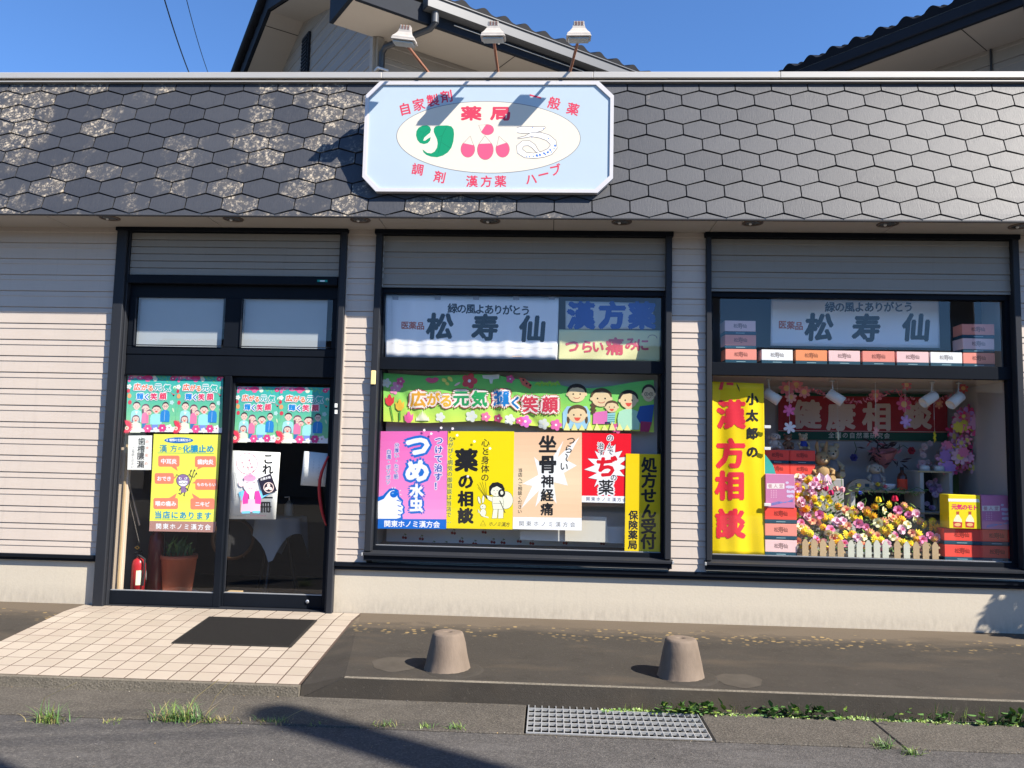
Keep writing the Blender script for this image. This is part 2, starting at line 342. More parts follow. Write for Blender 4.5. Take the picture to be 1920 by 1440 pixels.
# ------------------------------------------------------------------ flat print work: lettering and shapes
_gl = {}
def glyph(ch):
    if ch not in _gl:
        cu = bpy.data.curves.new('g', 'FONT'); cu.body = ch; cu.resolution_u = 2
        o = bpy.data.objects.new('g', cu); me = bpy.data.meshes.new_from_object(o)
        vs = [(v.co.x-.5, v.co.y-.38) for v in me.vertices]; fs = [tuple(p.vertices) for p in me.polygons]
        bpy.data.objects.remove(o); bpy.data.curves.remove(cu); bpy.data.meshes.remove(me); _gl[ch] = (vs, fs)
    return _gl[ch]
class Art:
    """printed shapes laid in thin layers over a sheet; coordinates are read in a zoom of the photograph (ox,oy,scale)"""
    def __init__(s, Y, zoom=(0, 0, 1), fold=None, mp=None):
        s.Y = Y; s.z = zoom; s.d = .0004; s.fold = fold; s.mp = mp; s.st, s.gt, s.pt_ = (.00006, .00003, .000012) if fold else (.000016, .000012, .000005)
    def pt(s, x, y, d=None):
        if s.mp: px, py = s.mp(x, y)
        else: px, py = s.z[0]+x/s.z[2], s.z[1]+y/s.z[2]
        return P(px, py, s.Y+(s.fold(px, py) if s.fold else 0)-(s.d if d is None else d))
    def emit(s, mb, pts, tris, col):
        """triangles given in the plane; on folded cloth they are split until they follow the folds"""
        if not s.fold: mb.add([s.pt(*p) for p in pts], tris, col); return
        L = (s.z[2] if not s.mp else 1)*7.0; st = [(pts[t[0]], pts[t[i]], pts[t[i+1]]) for t in tris for i in range(1, len(t)-1)]; V = []; Fc = []
        while st:
            t = st.pop(); e = [math.hypot(t[i][0]-t[(i+1) % 3][0], t[i][1]-t[(i+1) % 3][1]) for i in range(3)]; k = e.index(max(e))
            if e[k] > L:
                a, b, c = t[k], t[(k+1) % 3], t[(k+2) % 3]; m = ((a[0]+b[0])/2, (a[1]+b[1])/2); st += [(a, m, c), (m, b, c)]
            else: n = len(V); V += [s.pt(*p) for p in t]; Fc.append((n, n+1, n+2))
        mb.add(V, Fc, col)
    def poly(s, mb, pts, col):
        s.d += s.st
        if len(pts) <= 4: s.emit(mb, pts, [tuple(range(len(pts)))], col)
        else:
            from mathutils.geometry import tessellate_polygon
            tr = tessellate_polygon([[Vector((p[0], p[1], 0)) for p in pts]])
            s.emit(mb, pts, tr, col)
    def ell(s, mb, cx, cy, rx, ry, col, n=22, rot=0., a0=0., a1=360.):
        full = a1-a0 >= 359.9; q = []
        cr, sr = math.cos(math.radians(rot)), math.sin(math.radians(rot))
        for k in range(n+(0 if full else 1)):
            a = math.radians(a0+(a1-a0)*k/n); x, y = rx*math.cos(a), ry*math.sin(a); q.append((cx+x*cr-y*sr, cy+x*sr+y*cr))
        s.d += s.st
        s.emit(mb, q, [tuple(range(len(q)))], col)
    def ring(s, mb, cx, cy, rx, ry, wd, col, n=40, rot=0., a0=0, a1=360):
        q = []
        cr, sr = math.cos(math.radians(rot)), math.sin(math.radians(rot))
        for k in range(n+1):
            a = math.radians(a0+(a1-a0)*k/n); x, y = rx*math.cos(a), ry*math.sin(a); q.append((cx+x*cr-y*sr, cy+x*sr+y*cr))
        s.line(mb, q, wd, col)
    def line(s, mb, pts, wd, col):
        s.d += s.st; V = []; n = len(pts); ws = wd if isinstance(wd, (list, tuple)) else [wd]*n
        for i, p in enumerate(pts):
            a = pts[max(i-1, 0)]; b = pts[min(i+1, n-1)]; dx, dy = b[0]-a[0], b[1]-a[1]; L = math.hypot(dx, dy) or 1
            nx, ny = -dy/L*ws[i]/2, dx/L*ws[i]/2; V += [s.pt(p[0]+nx, p[1]+ny), s.pt(p[0]-nx, p[1]-ny)]
        mb.add(V, [(2*i, 2*i+1, 2*i+3, 2*i+2) for i in range(n-1)], col)
    def flower(s, mb, cx, cy, r, col, ctr, n=5, pet=.55, w=.42, rot=0):
        for k in range(n):
            a = 2*math.pi*k/n+rot; s.ell(mb, cx+math.cos(a)*r*pet, cy+math.sin(a)*r*pet, r*.5, r*w, col, 10, math.degrees(a))
        s.ell(mb, cx, cy, r*.22, r*.22, ctr, 8)
    def glyphs(s, mb, ch, cx, cy, w, h, col, rot=0., dx=0., dy=0., shear=0.):
        vs, fs = glyph(ch); cr, sr = math.cos(math.radians(rot)), math.sin(math.radians(rot)); s.d += s.gt; V = []
        for x, y in vs:
            X, Yy = (x+shear*y)*w+dx, -y*h+dy; V.append((cx+X*cr-Yy*sr, cy+X*sr+Yy*cr))
        s.emit(mb, V, fs, col)
    def ch(s, mb, c, cx, cy, w, col, h=None, b=0., out=None, ow=.08, rot=0., shear=0.):
        """one character; b = boldness in em, out = outline colour(s)"""
        h = h or w; d0 = s.d
        if out:
            outs = out if isinstance(out, list) else [(out, ow)]
            for oc, o in outs:
                R = (o+b)*w
                for q in range(8): a = q*math.pi/4; s.glyphs(mb, c, cx, cy, w, h, oc, rot, math.cos(a)*R, math.sin(a)*R, shear)
        offs = [(0, 0)]
        if b > 0: offs += [(math.cos(q*math.pi/3)*b*w, math.sin(q*math.pi/3)*b*w) for q in range(6)] if b > .03 else [(b*w, 0), (-b*w, 0), (0, b*w), (0, -b*w)]
        for dx, dy in offs: s.glyphs(mb, c, cx, cy, w, h, col, rot, dx, dy, shear)
        s.d = d0+s.pt_
    def text(s, mb, t, a, b_, w, col, **kw):
        n = len(t)
        for i, c in enumerate(t):
            f = i/(n-1) if n > 1 else 0
            if c == ' ': continue
            s.ch(mb, c, a[0]+(b_[0]-a[0])*f, a[1]+(b_[1]-a[1])*f, w, col, **kw)
def sheet(Y, q, mat, zoom=(0, 0, 1), nx=1, ny=1, fold=None, th=.001):
    """a sheet (quad TL,TR,BR,BL in zoom pixels) with a little thickness; mat may be a list of bands from top to bottom"""
    mb = MB(); q = [(zoom[0]+x/zoom[2], zoom[1]+y/zoom[2]) for x, y in q]; mats = mat if isinstance(mat, list) else [mat]
    ny = max(ny, len(mats))
    g = {}
    for j in range(ny+1):
        for i in range(nx+1):
            u, v = i/nx, j/ny
            x = (q[0][0]*(1-u)+q[1][0]*u)*(1-v)+(q[3][0]*(1-u)+q[2][0]*u)*v; y = (q[0][1]*(1-u)+q[1][1]*u)*(1-v)+(q[3][1]*(1-u)+q[2][1]*u)*v
            g[i, j] = P(x, y, Y+(fold(x, y) if fold else 0))
    for j in range(ny):
        for i in range(nx):
            mb.face([g[i, j+1], g[i+1, j+1], g[i+1, j], g[i, j]], mats[min(int(j/ny*len(mats)), len(mats)-1)], fold is not None)
    back = Vector((0, th, 0)); edge = [g[i, 0] for i in range(nx+1)]+[g[nx, j] for j in range(1, ny+1)]+[g[i, ny] for i in range(nx-1, -1, -1)]+[g[0, j] for j in range(ny-1, 0, -1)]
    n = len(edge)
    for i in range(n): mb.face([edge[i], edge[(i+1) % n], edge[(i+1) % n]+back, edge[i]+back], mats[0])
    return mb
def weld(mb):
    """merge coincident vertices so folds shade smoothly"""
    key = {}; new = []; rep = []
    for v in mb.v:
        k = (round(v.x, 5), round(v.y, 5), round(v.z, 5))
        if k not in key: key[k] = len(new); new.append(v)
        rep.append(key[k])
    mb.v = new; mb.f = [tuple(rep[a] for a in f) for f in mb.f]; return mb

# ================================================================== THE SETTING
gb = MB(); gb.face([(-300, -300, -.45), (300, -300, -.45), (300, 300, -.45), (-300, 300, -.45)], simple('far_earth', (.12, .11, .09), .9, 0, .3, .3))
tag(gb.build('ground'), kind='structure')
rb = MB(); rb.box(-40, 40, -11, -2.267, -.44, -.205, M_ROAD); tag(rb.build('road'), kind='structure')
# concrete gutter strip in cast lengths, with the pit of the drain left open
gu = MB(); GX = [-9, -6.2, -4.1, -2.05, -.115]
for a, b in zip(GX, GX[1:]): gu.box(a+.003, b-.003, -2.258, -1.70, -.44, -.198, M_GUT, .006)
for a, b in zip([.965, 2.02, 4.4, 7], [2.02, 4.4, 7, 9]): gu.box(a+.003, b-.003, -2.258, -1.70, -.44, -.198, M_GUT, .006)
gu.box(-.115, .965, -2.258, -2.243, -.44, -.204, M_GUT); gu.box(-.115, .965, -1.703, -1.69, -.44, -.20, M_GUT)
gu.face([(-.115, -2.25, -.43), (.965, -2.25, -.43), (.965, -1.7, -.43), (-.115, -1.7, -.43)], M_DARK)
tag(gu.build('road_gutter'), kind='structure')
# aprons: concrete ramps beside the tiled entrance
def apron(x_wall, x_top, x_foot, x_end):
    mb = MB(); s = 1 if x_end > x_wall else -1; zt = -.066
    ys = [0.02, -.10, -.30, -.62, -1.0, -1.4, -1.70, -1.722]; zs = [.003, -.006, -.022, -.030, -.043, -.058, -.068, -.074]
    n = 24
    def xa(y): return x_wall+(x_top-x_wall)*min(1, -y/1.7)
    rows = []
    for y, z in zip(ys, zs):
        rows.append([(xa(y)+(x_end-xa(y))*i/n, y, z) for i in range(n+1)])
    for q_, (a, b) in enumerate(zip(rows, rows[1:])):
        for i in range(n): mb.face([a[i], b[i], b[i+1], a[i+1]][::s], M_STEP if q_ == len(rows)-2 else M_APRON)
    last = rows[-1]
    for i in range(n): mb.face([last[i], (last[i][0]+(x_foot-x_top if i == 0 else 0), -1.735, -.21), (last[i+1][0], -1.735, -.21), last[i+1]][::s], M_APRON)
    fl = [(xa(y), y, z) for y, z in zip(ys, zs)]; ft = [(x_wall+(x_foot-x_wall)*min(1, -y/1.7), y, max(-.21, min(-.004, .0942*(y+.3))-.005) if k < len(ys)-1 else -.21) for k, y in enumerate(ys)]
    for i in range(len(ys)-1): mb.face([fl[i], ft[i], ft[i+1], fl[i+1]][::s], M_APRON)
    return mb.build('pavement')
tag(apron(-1.605, -1.30, -1.585, 9.0), kind='structure')
tag(apron(-4.06, -4.28, -4.03, -9.0), kind='structure')
# tiled entrance: two flat rows at the sill, then a slope down to the gutter
def tz(y): return 0.0 if y > -.3 else .0942*(y+.3)
tb = MB(); TP = .1465
tb.add([(-4.06, .05, -.0012), (-1.59, .05, -.0012), (-1.59, -.3, -.0012), (-4.06, -.3, -.0012), (-1.59, -1.70, tz(-1.70)-.0012), (-4.06, -1.70, tz(-1.70)-.0012), (-1.59, -1.70, -.22), (-4.06, -1.70, -.22)],
       [(0, 3, 2, 1), (3, 5, 4, 2), (5, 7, 6, 4)], M_GROUT)
nx = 17
for j in range(-1, 12):
    y0 = -.007-TP*j if j < 2 else -.3-.1555*(j-2); y1 = y0-(TP if j < 2 else .1555)
    if y0 > .05: continue
    y1 = max(y1, -1.698)
    if y0-y1 < .02: continue
    for i in range(nx):
        x0 = -1.602-TP*(i+1); x1 = x0+TP; xl = -4.055
        if x1 < xl: continue
        x0 = max(x0, xl); g = .0048; dz = random.uniform(0, .0005)
        a = [(x0+g, y0-g), (x1-g, y0-g), (x1-g, y1+g), (x0+g, y1+g)]
        top = [(x, y, tz(y)+dz) for x, y in a]; b = .0012
        cx, cy = (x0+x1)/2, (y0+y1)/2
        tb.add([(x, y, tz(y)-.0015) for x, y in a]+[(x+(b if x < cx else -b), y+(b if y < cy else -b), z) for x, y, z in top],
               [(7, 6, 5, 4)[::-1] if False else (4, 7, 6, 5), (0, 4, 5, 1), (1, 5, 6, 2), (2, 6, 7, 3), (3, 7, 4, 0)], M_TILE)
tag(tb.build('tiled_path'), kind='structure')
sf = MB(); sf.box(-4.06, -1.59, -1.745, -1.701, -.44, -.134, M_STEP); tag(sf.build('path_edge'), kind='structure')

# ------------------------------------------------------------------ the shop
SHOP = thing('shop_building', 'single storey drugstore front with hexagonal slate roof band, beige siding and black framed windows', 'shop', (-.2, 0, 0))
def siding(mb, x0, x1, z0, z1, y, pitch, mat, T=None):
    """lap siding: every course has a crease a third of the way down"""
    prof = [(0, .0), (.02, -.010), (.30, -.014), (.34, -.009), (.97, -.016), (1.0, -.004)]
    z = z1; pts = []
    while z > z0:
        for t, d in prof: pts.append((max(z0, z-pitch*t), y+d))
        z -= pitch
    V = []; Fc = []
    for zz, yy in pts:
        for x in (x0, x1):
            p = Vector((x, yy, zz)); V.append(T @ p if T else p)
    for i in range(len(pts)-1): Fc.append((2*i, 2*i+2, 2*i+3, 2*i+1))
    mb.add(V, Fc, mat)
for a, b in ((-7.5, -3.94), (-1.86, -1.57), (1.035, 1.352), (4.0, 7.5)):
    mb = MB(); siding(mb, a, b, .42, 3.385, 0, .1495, M_SIDE); mb.face([(a, .015, .42), (b, .015, .42), (b, .015, 3.38), (a, .015, 3.38)], M_SIDE); mb.build('siding_panel', SHOP)
mb = MB(); mb.box(-7.5, -3.95, .004, .2, -.3, .42, M_PLINTH); mb.box(-1.85, 7.5, .004, .2, -.3, .42, M_PLINTH); mb.build('plinth', SHOP)
mb = MB(); mb.box(-7.5, -3.955, -.042, .0, .398, .430, M_FRAME, .004); mb.box(-7.5, -3.955, -.028, .0, .375, .396, M_FRAME, .003)
mb.box(-1.845, 7.5, -.042, 0, .398, .436, M_FRAME, .004); mb.box(-1.845, 7.5, -.028, 0, .370, .395, M_FRAME, .003); mb.build('base_ledge', SHOP)
# soffit with joints, recessed downlights
mb = MB(); xs = [-8, -6.3, -4.42, -2.98, -1.49, .005, 1.37, 2.86, 4.3, 6, 8]
for a, b in zip(xs, xs[1:]): mb.box(a+.003, b-.003, -.425, .05, 3.38, 3.40, M_SOFFIT)
mb.box(-8, 8, -.42, .05, 3.402, 3.42, M_DARK); mb.build('soffit', SHOP)
mtrim = simple('tarnished_trim', (.16, .12, .095), .5, .4, .4, 20); mlens = simple('dull_lamp_lens', (.10, .10, .10), .2, .3, .2)
for x, y in ((-4.98, -.33), (-3.877, -.33), (-2.775, -.33), (-1.66, -.33), (-.539, -.33), (.58, -.33), (1.677, -.33), (2.789, -.33), (3.88, -.30)):
    mb = MB(); mb.lathe([(.064, .012), (.085, .012), (.088, .001), (.086, -.004), (.066, -.006), (.064, .012)], (x, y, 3.378), mtrim, 26); o = mb.build('downlight', SHOP)
    mb = MB(); mb.lathe([(.0005, -.002), (.063, .004)], (x, y, 3.372), mlens, 20); mb.ball((x-.02, y, 3.372), .014, M_WHITE, 8); mb.build('lens', o)
# mansard band of hexagonal slates
LEAN = .28
def roofy(z): return -.43+LEAN*(z-3.385)
ZR0, ZR1 = 3.370, 4.753
mb = MB(); mb.face([(-8, roofy(ZR0)+.012, ZR0), (8, roofy(ZR0)+.012, ZR0), (8, roofy(ZR1)+.012, ZR1), (-8, roofy(ZR1)+.012, ZR1)], M_DARK)
RP = .1520; RW = .3175; VD = .050; g = .0052
nrm = Vector((0, -1, LEAN)).normalized()
def rp(x, z, lift): return Vector((x, roofy(z), z))+nrm*lift
j = 0; zb = 3.386-2*RP
while zb < ZR1:
    off = (.5 if j % 2 else 0)*RW+(-4.598+14*RW)
    for i in range(-28, 28):
        cx = i*RW+off
        if abs(cx) > 7.6: continue
        zlo = zb; zs = zb+VD; zt = zb+RP+.0; zp = zt+VD; jit = random.uniform(-.0015, .0015)
        L, R_ = cx-RW/2+g, cx+RW/2-g
        up = min(1.0, 1)
        pts = [(cx, zlo+g+jit), (R_, zs+g*.5+jit), (R_, zt-.0), (cx, zp-g), (L, zt-.0), (L, zs+g*.5+jit)]
        q = []
        for x, z in pts: q.append((x, min(max(z, ZR0), ZR1)))
        # the lower edge stands proud over the course below
        lift = [(.011 if k in (0, 1, 5) else .004 if k in (2, 4) else .002) for k in range(6)]
        top = [rp(x, z, l_) for (x, z), l_ in zip(q, lift)]; bot = [rp(x, z, 0) for x, z in q]
        mb.add(top+bot, [(0, 1, 2, 3, 4, 5)]+[(k, (k+6), (k+1) % 6+6, (k+1) % 6) for k in range(6)], M_SLATE)
    j += 1; zb += RP
mb.build('slate_roof_band', SHOP)
mb = MB(); mb.box(-8, 8, roofy(ZR0)-.012, -.4255, 3.366, 3.376, M_DARK); mb.build('eave_drip_edge', SHOP)
mb = MB(); yc = roofy(4.757)
for a, b in ((-8, -5.4), (-5.4, -1.575), (-1.575, .335), (.335, 1.985), (1.985, 8)):
    mb.box(a+.001, b-.001, yc-.055, .7, 4.765, 4.822, M_CAP, .004)
mb.box(-8, 8, yc-.03, .7, 4.744, 4.763, M_DARK); mb.box(-8, 8, yc-.05, yc-.0, 4.731, 4.743, M_CAP, .002)
mb.build('roof_cap', SHOP)
mb = MB(); mb.box(-8, 8, .3, 2.4, 3.45, 4.60, M_SOFFIT); mb.build('flat_roof', SHOP)

# ---- door
YD = .03
mb = MB(); mb.box(-3.957, -3.861, -.06, YD+.02, -.01, 3.376, M_POST, .006); mb.box(-3.861, -3.846, -.025, YD+.02, -.0, 3.37, M_POST, .003)
mb.box(-1.896, -1.843, -.06, YD+.02, -.01, 3.376, M_POST, .006); mb.box(-1.915, -1.896, -.025, YD+.02, 0, 3.37, M_POST, .003)
mb.box(-1.843, -1.832, -.02, .01, .44, 3.37, M_SIDE)
mb.box(-3.97, -1.835, -.068, .05, 3.345, 3.379, M_FRAME, .004)
mb.box(-3.84, -1.92, -.035, .06, 2.868, 2.945, M_FRAME, .004)      # header under the shutter box
mb.box(-3.84, -1.92, .03, .08, 2.752, 2.866, M_FRAME); mb.box(-3.84, -1.92, .026, .08, 2.044, 2.225, M_FRAME, .003)
mb.box(-3.84, -1.92, .02, .08, 2.227, 2.300, M_FRAME, .003)
mb.box(-3.84, -3.780, .02, .08, 2.302, 2.75, M_FRAME, .003); mb.box(-2.952, -2.802, .02, .08, 2.302, 2.75, M_FRAME, .003); mb.box(-1.968, -1.915, .02, .08, 2.302, 2.75, M_FRAME, .003)
for a, b in ((-3.78, -2.952), (-2.802, -1.968)):                    # beads round the transom panes
    mb.box(a+.004, b-.004, .008, .02, 2.306, 2.314, M_POST); mb.box(a+.004, a+.012, .008, .02, 2.316, 2.742, M_POST)
mb.box(-3.846, -1.915, -.02, .12, -.004, .008, M_POST)
mb.build('door_frame', SHOP)
mb = MB(); T = 0
z = 3.34
while z > 2.95:
    zz = max(2.947, z-.0655); mb.box(-3.845, -1.915, -.006, .01, zz+.004, z, M_SHUT, .003); z -= .0655
mb.box(-3.845, -1.915, .006, .02, 2.945, 3.345, M_DARK); mb.build('shutter_slats', SHOP)
def door_panel(name, x0, x1, gx0, gx1, gz0, gz1, y, top):
    mb = MB(); mb.box(x0, gx0, y-.022, y+.018, .008, top, M_FRAME, .003); mb.box(gx1, x1, y-.022, y+.018, .008, top, M_FRAME, .003)
    mb.box(gx0+.0005, gx1-.0005, y-.020, y+.018, .010, gz0, M_FRAME, .003); mb.box(gx0+.0005, gx1-.0005, y-.020, y+.018, gz1, top, M_FRAME, .003)
    mb.box(gx0+.001, gx1-.001, y-.012, y+.006, gz0, gz0+.007, M_GALV); mb.box(gx0+.001, gx0+.006, y-.012, y+.006, gz0+.008, gz1, M_POST)
    o = mb.build(name, SHOP)
    mb = MB(); mb.face([(gx0, y, gz0), (gx1, y, gz0), (gx1, y, gz1), (gx0, y, gz1)], M_GLASS); mb.build('glass_pane', o); return o
DL = door_panel('sliding_door', -3.90, -2.858, -3.845, -2.918, .127, 2.036, .035, 2.042)
DR = door_panel('sliding_door', -2.900, -1.915, -2.846, -1.968, .125, 1.985, .085, 2.042)
mb = MB()
hp = [(935, 800), (905, 870), (878, 940), (862, 1010), (857, 1090), (862, 1170), (876, 1260), (895, 1340), (918, 1410)]
mb.tube([P(420+x/4.8, 690+y/4.8, .045) for x, y in hp], [.008, .012, .014, .015, .015, .015, .014, .012, .008], M_RED, 10)
for x, y in (hp[0], hp[-1]): a = P(420+x/4.8, 690+y/4.8, .045); mb.tube([a, a+Vector((0, .03, 0))], .009, M_RED, 8)
mb.build('handle', DR)
mb = MB(); c = P(576.5, 1128, .06); mb.lathe([(.0, -.006), (.014, -.006), (.017, 0)], c, M_GALV, 16, Matrix.Rotation(math.radians(-90), 3, 'X')); mb.box(c.x-.003, c.x+.003, c.y-.008, c.y-.0065, c.z-.006, c.z+.006, M_DARK); mb.build('lock', DR)
mb = MB(); a = Art(-.036); mb.face([a.pt(*p) for p in ((595, 528.5), (595, 524.5), (614, 525), (614, 529))], pal(20, 140, 130)); a.d += .001; mb.face([a.pt(*p) for p in ((600, 528), (600, 525.5), (609, 525.5), (609, 528))], pal(220, 230, 230)); mb.build('maker_plate', SHOP)
mb = MB()
for y0, y1 in ((757, 764), (768, 777)): a = P(630, (y0+y1)/2, -.062); mb = MB(); mb.box(a.x-.012, a.x+.012, -.066, -.0605, a.z-.018, a.z+.018, pal(235, 235, 230), .002); mb.build('sticker', SHOP)
# blinds of white card behind the transoms
for a, b in ((-3.78, -2.99), (-2.81, -2.03)):
    mb = MB(); mb.box(a, b, .070, .073, 2.30, 2.752, simple('frosted_card', (.40, .43, .43), .8, 0, .05)); mb.build('transom_card', SHOP)
for a, b in ((-3.78, -2.952), (-2.802, -1.968)):
    mb = MB(); mb.face([(a, .045, 2.3), (b, .045, 2.3), (b, .045, 2.752), (a, .045, 2.752)], M_GLASSU); mb.build('transom_pane', SHOP)
# ---- the two show windows
def show_window(xa, xb, xc, xd, gl, gr):
    """xa-xb left post, xc-xd right post, gl/gr glass edges"""
    mb = MB(); mb.box(xa, xb, -.055, .07, .535, 3.345, M_POST, .005); mb.box(xc, xd, -.055, .07, .535, 3.345, M_POST, .005)
    mb.box(xa-.012, xd+.012, -.062, .05, 3.335, 3.379, M_FRAME, .004)
    mb.box(xb, xc, .02, .08, 2.815, 2.862, M_FRAME, .003); mb.box(xb, xc, .018, .08, 2.125, 2.237, M_FRAME, .003)
    mb.box(xb, xc, .02, .08, .535, .578, M_FRAME, .003)
    mb.box(xb, gl, .024, .08, .58, 2.123, M_FRAME); mb.box(gr, xc, .024, .08, .58, 2.123, M_FRAME); mb.box(xb, gl, .024, .08, 2.239, 2.813, M_FRAME); mb.box(gr, xc, .024, .08, 2.239, 2.813, M_FRAME)
    mb.box(xb+.001, xb+.008, .0, .02, 2.87, 3.33, M_CAP)
    o = mb.build('window_frame', SHOP)
    for z0, z1, m in ((.578, 2.125, M_GLASS), (2.237, 2.815, M_GLASSU)):
        mb = MB(); mb.face([(gl, .06, z0), (gr, .06, z0), (gr, .06, z1), (gl, .06, z1)], m); mb.build('pane', o)
    mb = MB(); mb.box(gl, gr, .05, .056, .579, .585, M_GALV); mb.build('glazing_bead', o)
    mb = MB(); mb.prism([(-.085, .522), (.03, .540), (.03, .50), (-.085, .505)], xa-.012, xd+.016, M_POST, 'x'); mb.box(xa-.002, xd+.006, -.066, .02, .458, .504, M_FRAME, .003)
    for x in (xa-.012, xd+.012): mb.box(x-.008, x+.008, -.09, -.07, .500, .526, M_GALV, .003)
    mb.build('sill', o)
    mb = MB(); siding(mb, xb, xc, 2.862, 3.335, .012, .1495, M_SHUT); mb.build('shutter_box', o)
    return o
show_window(-1.581, -1.523, .995, 1.048, -1.503, .972)
show_window(1.345, 1.39, 3.955, 4.01, 1.412, 3.918)
# buzzer disc on the pier
mb = MB(); c = P(700, 708, -.056); mb.box(c.x-.022, c.x+.022, -.066, -.0555, c.z-.062, c.z+.062, pal(238, 215, 150), .02); mb.build('door_buzzer', SHOP)
# ---- interior: entrance hall and the backs of the show windows
mb = MB(); mb.box(-3.96, -1.57, .11, 1.98, -.05, -.002, M_FLOOR_IN); mb.build('interior_floor', SHOP)
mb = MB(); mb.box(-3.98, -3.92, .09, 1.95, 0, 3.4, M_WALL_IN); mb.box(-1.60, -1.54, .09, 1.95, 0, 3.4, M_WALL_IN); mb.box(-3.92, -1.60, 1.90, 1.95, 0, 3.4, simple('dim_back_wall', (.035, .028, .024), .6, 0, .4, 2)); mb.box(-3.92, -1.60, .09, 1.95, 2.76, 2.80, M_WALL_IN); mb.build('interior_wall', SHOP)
mb = MB(); mb.box(-3.915, -3.80, .115, .16, .0, 2.05, M_CREAM, .004); mb.box(-3.83, -3.815, .10, .116, 0, 2.05, M_WOOD); mb.build('door_lining', SHOP)
MC = simple('grey_curtain', (.33, .33, .32), .85, 0, .06)
mb = MB(); mb.box(-1.535, 1.03, .50, .53, .55, 2.16, MC); mb.box(-1.49, .965, .24, .245, .95, 2.14, simple('pale_blind', (.58, .57, .54), .8, 0, .04)); mb.box(-1.535, 1.03, .085, .52, .545, .568, simple('display_floor', (.16, .15, .14), .6)); mb.box(-1.545, -1.525, .082, .52, .55, 2.2, M_WALL_IN); mb.box(1.02, 1.04, .082, .52, .55, 2.2, M_WALL_IN)
mb.box(-1.535, 1.03, .085, .50, 2.15, 2.18, M_WALL_IN); mb.box(-1.535, 1.03, .30, .33, 2.19, 3.44, M_WALL_IN); mb.box(-1.545, -1.525, .082, .33, 2.2, 3.4, M_WALL_IN); mb.box(1.02, 1.04, .082, .33, 2.2, 3.4, M_WALL_IN); mb.build('display_lining', SHOP)
MDW = simple('display_back_wall', (.42, .40, .39), .8, 0, .05)
mb = MB(); mb.box(1.36, 4.0, .085, 1.05, .545, .570, simple('display_shelf_board', (.20, .19, .17), .6)); mb.box(1.36, 4.0, 1.02, 1.05, .57, 2.3, MDW); mb.box(1.355, 1.385, .082, 1.05, .57, 2.3, MDW); mb.box(3.97, 4.0, .082, 1.05, .57, 2.3, MDW)
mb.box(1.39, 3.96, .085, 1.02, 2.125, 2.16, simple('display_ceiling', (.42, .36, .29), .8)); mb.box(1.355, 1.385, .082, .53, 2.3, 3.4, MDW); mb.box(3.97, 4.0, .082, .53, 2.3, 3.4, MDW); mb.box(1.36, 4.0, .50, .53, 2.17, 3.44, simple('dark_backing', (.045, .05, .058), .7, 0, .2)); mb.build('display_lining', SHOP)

# ------------------------------------------------------------------ houses behind, set at an angle to the street
U1 = Vector((.809, .588, 0)); U2 = Vector((-.588, .809, 0)); ZV = Vector((0, 0, 1))
def frame(o, x, y): return Matrix(((x.x, y.x, 0, o.x), (x.y, y.y, 0, o.y), (0, 0, 1, 0), (0, 0, 0, 1)))
def tile_eave(mb, A, D, Nout, L, z, slope, run, pitch=.29, amp=.045, thick=.05):
    """pantiled roof slope: corrugated sheet from the eave line A+D*s rising inwards (-Nout) ; rolled tile ends show at the eave"""
    ns = int(L/pitch*12); prof = []
    for i in range(ns+1):
        s = L*i/ns; t = (s/pitch) % 1.0
        h = amp*(math.sin(math.pi*min(t/.55, 1)) if t < .55 else -.28*math.sin(math.pi*(t-.55)/.45)); prof.append((s, h))
    nc = int(run/.28); V = []; Fc = []
    for c in range(nc+1):
        for st in (0, 1):
            r = (c+st*.98)*run/nc
            if r > run: r = run
            for s, h in prof: p = A+D*s-Nout*r; V.append((p.x, p.y, z+slope*r+h+(.028 if st == 0 else .0)))
    n = ns+1; rows = 2*(nc+1)
    for k in range(rows-1):
        for i in range(ns): Fc.append((k*n+i, k*n+i+1, (k+1)*n+i+1, (k+1)*n+i))
    mb.add(V, Fc, M_BLACKTILE, True)
    b0 = len(V); E = []
    for s, h in prof: p = A+D*s; E.append((p.x, p.y, z+h+.028))
    for s, h in prof: p = A+D*s; E.append((p.x, p.y, z-thick))
    mb.add(E, [(i, i+n, i+n+1, i+1) for i in range(ns)], M_BLACKTILE)
HS = simple('house_soffit', (.37, .335, .29), .75, 0, .06, 2)
MB_ = M_BLACKTILE
MFAS = simple('navy_fascia', (.010, .014, .022), .65, 0, .25, 4, .15)
K = Vector((-2.12, 2.0, 0))
H1 = thing('house', 'grey sided house behind the shop with louvred gable and guttered eave dropping to the right', 'house', (K.x, K.y, 4.6), 'tiled houses behind the shop')
T1 = frame(K, U1, -U2)      # local x along the guttered wall, local -y into the house
Lw, Wg = 7.5, 5.2
mb = MB()
TA = frame(K, U1, U2)       # x along wall, y inwards
siding(mb, 0.06, Lw, 4.3, 6.28, 0, .21, M_HSIDE, TA)
TB = Matrix(((-U2.x, U1.x, 0, K.x), (-U2.y, U1.y, 0, K.y), (0, 0, 1, 0), (0, 0, 0, 1)))   # x runs back towards the corner, y inwards
siding(mb, -Wg, -.06, 4.3, 7.9, 0, .21, M_HSIDE, TB)
mb.build('wall', H1)
mb = MB(); mb.box(-.07, .075, -.03, .06, 4.3, 6.28, simple('corner_board', (.25, .235, .21), .6), .004, TA)
mb.box(-.075, .07, -.03, .06, 4.3, 6.275, simple('corner_board_side', (.25, .235, .21), .6), .004, TB); mb.build('corner_board', H1)
OH = .55; EV = .72
mb = MB(); mb.box(-OH, Lw, -EV, 0, 6.28, 6.31, HS, 0, TA)
for x in (1.55, 3.2, 4.85): mb.box(x, x+.008, -EV, 0, 6.276, 6.279, M_DARK, 0, TA)
